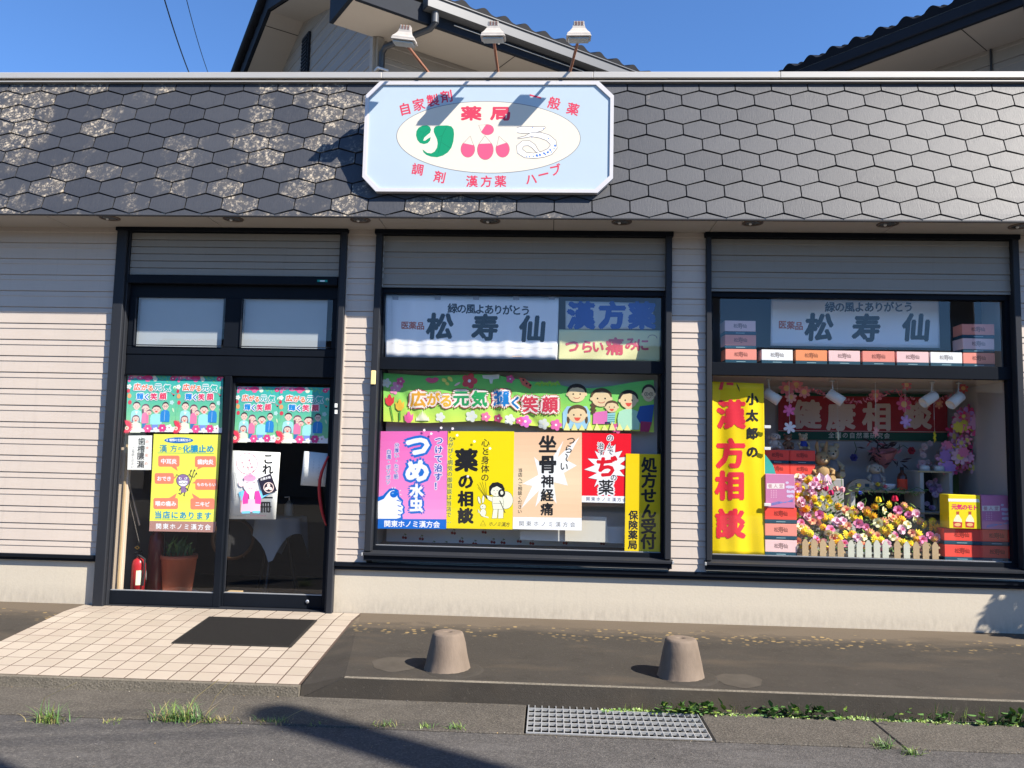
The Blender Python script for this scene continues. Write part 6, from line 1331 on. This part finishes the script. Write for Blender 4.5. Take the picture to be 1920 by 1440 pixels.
VN = thing('leafy_vine', 'green artificial vine with yellow and pink buds trailing along the shelf edge', 'vine', P(1660, 922, .58)); mb = MB(); pts = [P(x, 917+3*math.sin(x*.2), .575) for x in range(1592, 1736, 6)]; mb.tube(pts, .003, M_LEAF[1], 5)
for i in range(46):
    p = P(rr.uniform(1592, 1736), 918+rr.uniform(-3, 6), .572); d = Vector((rr.uniform(-1, 1), -.3, rr.uniform(-1, .3))).normalized(); n_ = d.orthogonal().normalized(); mb.face([p, p+d*.03+n_*.007, p+d*.06, p+d*.03-n_*.007], M_LEAF[1+i % 2])
mb.build('stem_and_leaves', VN)
for px, py, c in ((1610, 910, (245, 225, 90)), (1646, 908, (245, 215, 70)), (1660, 912, (245, 150, 165)), (1613, 924, (70, 90, 190))): add_bloom(VN, ('tulip', c, CTR), P(px, py, .56), .9, (1.4, 0, rr.uniform(-1, 1)))

# ================================================================== INSIDE THE DOOR
def extinguisher(label, px, pyb, Y, h, r, m, lab=True):
    p = P(px, pyb, Y); x = p.x; t = thing('fire_extinguisher', label, 'fire extinguisher', (x, Y, 0)); mb = MB(); mb.lathe([(0, .0), (r, .0), (r, h*.78), (r*.85, h*.86), (r*.35, h*.92), (r*.3, h*.95), (0, h*.95)], (x, Y, 0), m, 22); mb.build('cylinder', t)
    mb = MB(); mb.box(x-.012, x+.012, Y-.05, Y+.03, h*.95, h*1.0, M_FRAME, .003); mb.box(x-.01, x+.01, Y-.09, Y+.02, h*1.02, h*1.05, M_FRAME, .003); mb.tube([(x+.01, Y-.03, h*.97), (x+r*1.25, Y-.05, h*.9), (x+r*1.3, Y-.05, h*.6), (x+r*1.2, Y-.05, h*.35)], .009, M_DARK, 8); mb.tube([(x, Y-.05, h*1.10), (x+.02, Y-.05, h*1.13), (x, Y-.05, h*1.16), (x-.02, Y-.05, h*1.13), (x, Y-.05, h*1.10)], .005, pal(200, 150, 60), 6); mb.build('valve', t)
    if lab: mb = MB(); n_ = 8; mb.add([(x+r*1.01*math.sin(.15+.8*i/n_), Y-r*1.01*math.cos(.15+.8*i/n_), h*zz) for zz in (.36, .66) for i in range(n_+1)], [(i, i+1, i+n_+2, i+n_+1) for i in range(n_)], pal(215, 225, 190)); mb.build('paper_label', t)
extinguisher('small bright red fire extinguisher in the left corner behind the door glass', 258, 1100, .20, .43, .060, M_RED)
extinguisher('tall dark red fire extinguisher beside the orange pot', 290, 1100, .42, .66, .075, M_DRED, False)
PT = thing('flower_pot', 'terracotta pot with a dark plant on a white saucer behind the door glass', 'flower pot', (P(333, 1100, .42).x, .42, 0)); x = PT.location.x
mb = MB(); mb.lathe([(0, .05), (.125, .05), (.155, .36), (.163, .36), (.163, .40), (.145, .40), (.14, .35), (0, .34)], (x, .42, 0), M_TERRA, 28); mb.build('pot_body', PT); mb = MB(); mb.lathe([(0, .0), (.15, .0), (.185, .055), (.178, .055), (.14, .015), (0, .015)], (x, .42, 0), M_WHITE, 28); mb.build('saucer', PT)
mb = MB()
for i in range(26):
    p = Vector((x+rr.uniform(-.10, .10), .42+rr.uniform(-.1, .1), .37)); d = Vector((rr.uniform(-.6, .6), rr.uniform(-.5, .5), 1)).normalized(); n_ = d.orthogonal().normalized(); l = rr.uniform(.10, .28); mb.face([p, p+d*l*.5+n_*.014, p+d*l+Vector((d.x*.08, d.y*.08, -.05)), p+d*l*.5-n_*.014], M_LEAF[0])
mb.build('plant', PT)
TBL = thing('side_table', 'small round table draped with a white cloth behind the right door leaf', 'table', (P(515, 1060, .95).x, .95, 0)); x = TBL.location.x
mb = MB(); mb.lathe([(0, .70), (.27, .70), (.27, .73), (0, .73)], (x, .95, 0), M_WOOD, 28)
mb.build('tabletop', TBL)
for q in range(3): mb = MB(); a_ = 2.1*q+.5; mb.tube([(x+.08*math.cos(a_), .95+.08*math.sin(a_), .70), (x+.22*math.cos(a_), .95+.22*math.sin(a_), 0)], .018, simple('dark_table_leg', (.03, .018, .01), .5), 8); mb.build('leg', TBL)
mb = MB(); n_ = 48; V = [(x, .95, .735)]
for rr_, zf in ((.275, .735), (.283, .725), (.30, 0), (.315, 1)):
    for k in range(n_):
        a_ = 2*math.pi*k/n_; sq = max(abs(math.cos(a_+.6)), abs(math.sin(a_+.6))); drop_ = .14+.32*(1/sq-1)/.414; w_ = 1+.05*math.sin(a_*9); z = zf if zf > .5 and zf < 1 else .725-drop_*(.5 if zf == 0 else 1); V.append((x+rr_*w_*math.cos(a_), .95+rr_*w_*math.sin(a_), z))
Fc = [(0, 1+k, 1+(k+1) % n_) for k in range(n_)]
for j in range(3): Fc += [(1+j*n_+k, 1+(j+1)*n_+k, 1+(j+1)*n_+(k+1) % n_, 1+j*n_+(k+1) % n_) for k in range(n_)]
mb.add(V, Fc, M_CLOTH, True); tag(mb.build('table_cloth'), 'white cloth hanging in points over the small table', 'tablecloth')
t = thing('pump_bottle', 'pale pump bottle on the white cloth behind the door glass', 'bottle', (P(540, 985, .90).x, .90, .737)); x2 = t.location.x; mb = MB(); mb.lathe([(0, 0), (.04, 0), (.042, .01), (.042, .12), (.02, .14), (.015, .155), (0, .155)], (x2, .90, .737), simple('bottle_plastic', (.4, .42, .40), .3), 18); mb.build('bottle_body', t); mb = MB(); mb.tube([(x2, .90, .89), (x2, .90, .93), (x2-.045, .89, .925)], .006, M_WHITE, 8); mb.build('pump', t)
t = thing('wall_mirror', 'dark round wooden framed mirror low behind the right door leaf', 'mirror', P(437, 1010, .6)); c = t.location; R3 = Matrix.Rotation(math.radians(90), 3, 'X') @ Matrix.Rotation(math.radians(25), 3, 'Y'); mb = MB(); mb.lathe([(.17, 0), (.20, .02), (.17, .03)], c, simple('dark_wood', (.10, .05, .025), .4, 0, .3), 32, R3); mb.build('rim', t); mb = MB(); mb.lathe([(0, .01), (.17, .01)], c, M_DARK, 32, R3); mb.build('face', t)
mb = MB(); p = P(423, 1108, .35); mb.box(p.x-.02, p.x+.11, .35, .50, 0, .075, M_WOOD, .004); mb.box(p.x-.005, p.x+.095, .349, .3495, .012, .063, M_DARK); tag(mb.build('wooden_crate'), 'small wooden crate on the floor behind the central door stile', 'crate')
mb = MB(); p0, p1 = P(225, 840, .30), P(262, 985, .30); mb.tube([p0, p1], .008, M_CREAM, 8); tag(mb.build('stick'), 'thin pale stick leaning in the corner behind the left door leaf', 'stick')

# ================================================================== GROUND THINGS
mx0, mx1 = -2.79, -1.88; MM = simple('rubber_mat', (.022, .020, .018), .85, 0, .35, 60, .2, .6, 220)
DM = thing('doormat', 'black ribbed doormat on the entrance tiles', 'doormat', (-2.33, -.68, tz(-.68)))
mb = MB(); ny = 30; y0, y1 = -.35, -1.01
def mskew(x, y): return x+(y+.35)*-.06*0
for zz, nm in ((.010, 'mat'),):
    top = [(mx0, y0), (mx1, y0), (mx1, y1), (mx0, y1)]
    mb.add([(x, y, tz(y)+.002) for x, y in top]+[(x+(.004 if x < -2 else -.004), y+(-.004 if y > -.5 else .004), tz(y)+zz) for x, y in top], [(4, 7, 6, 5), (0, 4, 5, 1), (1, 5, 6, 2), (2, 6, 7, 3), (3, 7, 4, 0)], MM)
mb.build('backing', DM); mb = MB()
for i in range(ny): y = y0-.02-(y0-y1-.04)*i/(ny-1); mb.box(mx0+.02, mx1-.02, y-.006, y+.006, tz(y)+.0105, tz(y)+.014, MM)
mb.build('ribs', DM)
for k, (x, y, zz, h, m) in enumerate(((-.664, -1.46, -.060, .243, 0), (.905, -1.45, -.060, .250, 1))):
    t = thing('concrete_stop', ('brownish concrete cone stub with a pale chipped top, nearer the entrance tiles', 'greyer concrete cone stub with a lichen spotted top, behind the drain grate')[k], 'bollard', (x, y, zz), 'concrete cone stubs'); mb = MB(); V = []; Fc = []; n_ = 40; prof = [(.0, .158), (.06, .157), (.102, .153), (.120, .15), (.124, .06), (.0, 0)]
    pf = [(.158, 0), (.152, .012), (.138, .08), (.120, .17), (.106, h-.018), (.098, h-.004), (.085, h), (.04, h+.001), (.018, h), (.014, h-.02), (0, h-.02)]
    for r, z in pf:
        for q in range(n_): a_ = 2*math.pi*q/n_; j_ = 1+.018*math.sin(a_*3+k)+.012*math.sin(a_*11+z*40)+(.02*math.sin(a_*17) if z < .02 else 0); V.append((x+r*j_*math.cos(a_), y+r*j_*math.sin(a_), zz+z))
    for i in range(len(pf)-1):
        for q in range(n_): Fc.append((i*n_+q, i*n_+(q+1) % n_, (i+1)*n_+(q+1) % n_, (i+1)*n_+q))
    mb.add(V, Fc, M_CONE, True); mb.build('cone', t)
    mb = MB(); mb.lathe([(0, .012), (.17, .010), (.20, .004), (.215, -.004)], (x+.05, y+.0, zz-.004), M_APRON, 28); mb.build('mortar_bed', t)
DG = thing('drain_grate', 'galvanised steel drain grate let into the gutter strip', 'drain grate', (.425, -1.97, -.2))
gx0, gx1, gy0, gy1 = -.105, .955, -2.240, -1.706
mb = MB()
for b in ((gx0, gx1, gy0, gy0+.007), (gx0, gx1, gy1-.007, gy1), (gx0, gx0+.007, gy0+.008, gy1-.008), (gx1-.007, gx1, gy0+.008, gy1-.008)): mb.box(b[0], b[1], b[2], b[3], -.24, -.196, M_GALV, .001)
mb.build('frame', DG); mb = MB()
for i in range(1, 24): x = gx0+(gx1-gx0)*i/24; mb.box(x-.003, x+.003, gy0+.0085, gy1-.0085, -.238, -.1975, M_GALV)
for j in range(1, 6): y = gy0+(gy1-gy0)*j/6; mb.box(gx0+.0085, gx1-.0085, y-.006, y+.006, -.212, -.1965, M_GALV)
mb.build('bars', DG)
# weeds
def blade(mb, p, h, lean, w, m, az):
    d = Vector((math.cos(az), math.sin(az), 0)); s = Vector((-d.y, d.x, 0)); pts = []
    for i in range(5): f = i/4; pts.append((Vector(p)+d*lean*f*f+Vector((0, 0, h*f*(1-.25*f*lean/max(h, .01)))), w*(1-f)**.7))
    V = []
    for q, ww in pts: V += [q-s*ww, q+s*ww]
    mb.add(V, [(2*i, 2*i+1, 2*i+3, 2*i+2) for i in range(4)], m)
def tuft(label, x, y, n, h, spread, mix=(1, 2, 1, 3), stalks=0):
    t = thing('grass_tuft', label, 'grass tuft', (x, y, -.2), 'grass tufts along the gutter joint'); mb = MB()
    for i in range(n): px_, py_ = x+rr.gauss(0, spread), y+rr.gauss(0, .018); blade(mb, (px_, py_, -.206), h*rr.uniform(.25, 1), h*rr.uniform(.2, 1.1), rr.uniform(.0018, .0038), M_LEAF[mix[i % len(mix)]], rr.uniform(0, 6.28))
    for i in range(stalks): p = Vector((x+rr.gauss(0, spread), y, -.2)); mb.tube([p, p+Vector((rr.uniform(.02, .1), 0, h*1.0)), p+Vector((rr.uniform(.08, .22), .0, h*1.7))], .0016, M_LEAF[3], 5)
    mb.build('blades', t)
def G(px, py, z=-.2):
    d = _f+_r*((px-960)/F)-_u*((py-720)/F); return CAM+d*((z-CAM.z)/d.z)
for lab, px, py, n, h, sp, mx, st in (('upright grass tuft with straw blades, alone in the gutter joint before the tiles', 92, 1352, 110, .13, .055, (1, 2, 3, 1), 1), ('scrap of dry grass between the two largest left tufts', 210, 1352, 30, .03, .03, (3, 2), 0), ('largest grass tuft, in the gutter joint before the tiled entrance', 338, 1350, 170, .14, .085, (1, 1, 2, 1, 3), 3), ('straw coloured creeping end of the large left tuft', 410, 1352, 70, .05, .05, (3, 2, 3), 1), ('low grass tuft with one tall blade at the tip of the pole shadow', 515, 1354, 90, .05, .05, (2, 1, 3), 1), ('tiny weed in the shaded gutter joint', 595, 1357, 20, .04, .025, (1, 2), 0), ('low straw green tuft right of the pole shadow', 720, 1362, 60, .05, .04, (2, 3, 1), 0), ('thin small tuft left of the pair before the drain grate', 800, 1364, 26, .05, .02, (1, 2), 0), ('short tuft closest to the drain grate', 857, 1366, 60, .055, .03, (1, 2, 1), 0), ('small tuft on the open joint between two gutter slabs', 1655, 1400, 60, .075, .025, (2, 1, 1), 0), ('small bright tuft just beyond the open gutter slab joint', 1706, 1412, 60, .06, .025, (1, 2), 0)):
    p = G(px, py); tuft(lab, p.x, p.y, n, h, sp, mx, st)
mb = MB(); wd = lambda x: 1.0 if x < 1.9 else .25 if x < 2.45 else 1.2
def leaf(p, d, l, w, m): n_ = d.cross(Vector((0, 0, 1))).normalized(); mid = p+d*l*.5+Vector((0, 0, l*.12)); mb.add([p, p+d*l*.22+n_*w*.75+Vector((0, 0, l*.05)), mid+n_*w, p+d*l*.85+n_*w*.5, p+d*l, p+d*l*.85-n_*w*.5, mid-n_*w, p+d*l*.22-n_*w*.75+Vector((0, 0, l*.05))], [(0, 1, 2, 6, 7), (2, 3, 4, 5, 6)], m)
for i in range(430):
    x = .70+2.5*rr.random()
    if rr.random() > wd(x)*(.55+.45*math.sin(x*9)): continue
    p = Vector((x, -1.755-abs(rr.gauss(0, .025)), -.2)); az = rr.uniform(-2.9, -.2); el = rr.uniform(.1, 1.2); d = Vector((math.cos(az)*math.cos(el), math.sin(az)*math.cos(el), math.sin(el))); big = 1.25 if x > 2.6 else 1.0
    p.z += rr.uniform(0, .05)*big; leaf(p, d, rr.uniform(.03, .07)*big, rr.uniform(.012, .024)*big, M_LEAF[0 if rr.random() < .25 else 1 if rr.random() < .8 else 2])
for i in range(420):
    x = .45+2.8*rr.random(); blade(mb, (x, -1.75-abs(rr.gauss(0, .02)), -.203), rr.uniform(.015, .07 if x < 2.4 else .15), rr.uniform(.01, .06), rr.uniform(.0015, .003), M_LEAF[(1, 2, 2, 0)[i % 4]], rr.uniform(-3, 0))
for i in range(26): x = rr.uniform(.8, 3.0); blade(mb, (x, -1.75, -.2), rr.uniform(.06, .15), rr.uniform(.02, .12), .0015, M_LEAF[3 if i % 2 else 1], rr.uniform(-3, 0))
for i in range(1500):
    x = .35+2.9*rr.random(); s = rr.uniform(.004, .010); p = Vector((x, -1.765-abs(rr.gauss(0, .02)), -.198+rr.uniform(0, .008)*(1+math.sin(x*14)))); a_ = rr.uniform(0, 6.28); u_ = Vector((math.cos(a_), math.sin(a_), rr.uniform(-.5, .5)))*s; v_ = u_.orthogonal().normalized()*s; mb.face([p-u_, p+v_, p+u_, p-v_], M_LEAF[2 if rr.random() < .75 else 1])
o = mb.build('kerb_weeds'); tag(o, 'strip of low leafy weeds, moss and grass along the foot of the kerb', 'weeds', kind='stuff')

# old mortar marks beside the cones, grit along the joints
mo = simple('old_mortar', (.066, .057, .046), .9, 0, .4, 7, .15)
for (x, y, r) in ((-1.02, -1.40, .17), (1.28, -1.50, .15)):
    mb = MB(); n_ = 36; ax = lambda yy: -.0385*-yy-.0035
    ring = [(x+r*(1+.06*math.sin(3*t)+.04*math.sin(7*t))*math.cos(t), y+r*(1+.06*math.sin(3*t)+.04*math.sin(7*t))*math.sin(t)) for t in [2*math.pi*q/n_ for q in range(n_)]]
    def az_(yy):
        ys = [0.02, -.10, -.30, -.62, -1.0, -1.4, -1.70]; zs = [.003, -.006, -.022, -.030, -.043, -.058, -.068]
        for (a0, b0), (a1, b1) in zip(zip(ys, zs), zip(ys[1:], zs[1:])):
            if yy >= a1: return b0+(b1-b0)*(a0-yy)/(a0-a1)
        return zs[-1]
    mb.add([(x, y, az_(y)+.003)]+[(px_, py_, az_(py_)+.0015) for px_, py_ in ring], [(0, 1+q, 1+(q+1) % n_) for q in range(n_)], mo)
    tag(mb.build('pavement_patch'), kind='structure')
gm_ = [simple('grit_%s' % n, c, .9, 0, .2) for n, c in (('pale', (.30, .27, .22)), ('grey', (.16, .15, .14)), ('dark', (.05, .045, .04)), ('straw', (.30, .20, .09)))]
mb = MB()
for i in range(900):
    m_ = rr.random()
    if m_ < .45: x, y, z = rr.uniform(-5, 4), -2.262+rr.gauss(0, .02), -.2
    elif m_ < .7: x, y, z = rr.uniform(-1.2, 4), -1.745-abs(rr.gauss(0, .03)), -.197
    elif m_ < .8: x, y, z = rr.uniform(-4.5, -1.6), -1.755-abs(rr.gauss(0, .03)), -.197
    else: x, y, z = rr.uniform(-4, 4), rr.uniform(-3.2, -2.3), -.204
    if -.12 < x < .97 and -2.26 < y < -1.70: continue
    r = rr.uniform(.002, .006)*(1.6 if rr.random() < .08 else 1); q = [Vector((rr.uniform(-1, 1), rr.uniform(-1, 1), rr.uniform(-.1, .9)))*r for _ in range(4)]; p = Vector((x, y, z)); mb.add([p+v for v in q], [(0, 1, 2), (0, 2, 3), (0, 3, 1), (1, 3, 2)], gm_[int(rr.random()*4)])
tag(mb.build('loose_grit'), 'scattered grit and crumbs of dry leaf along the gutter joints', 'grit', kind='stuff')
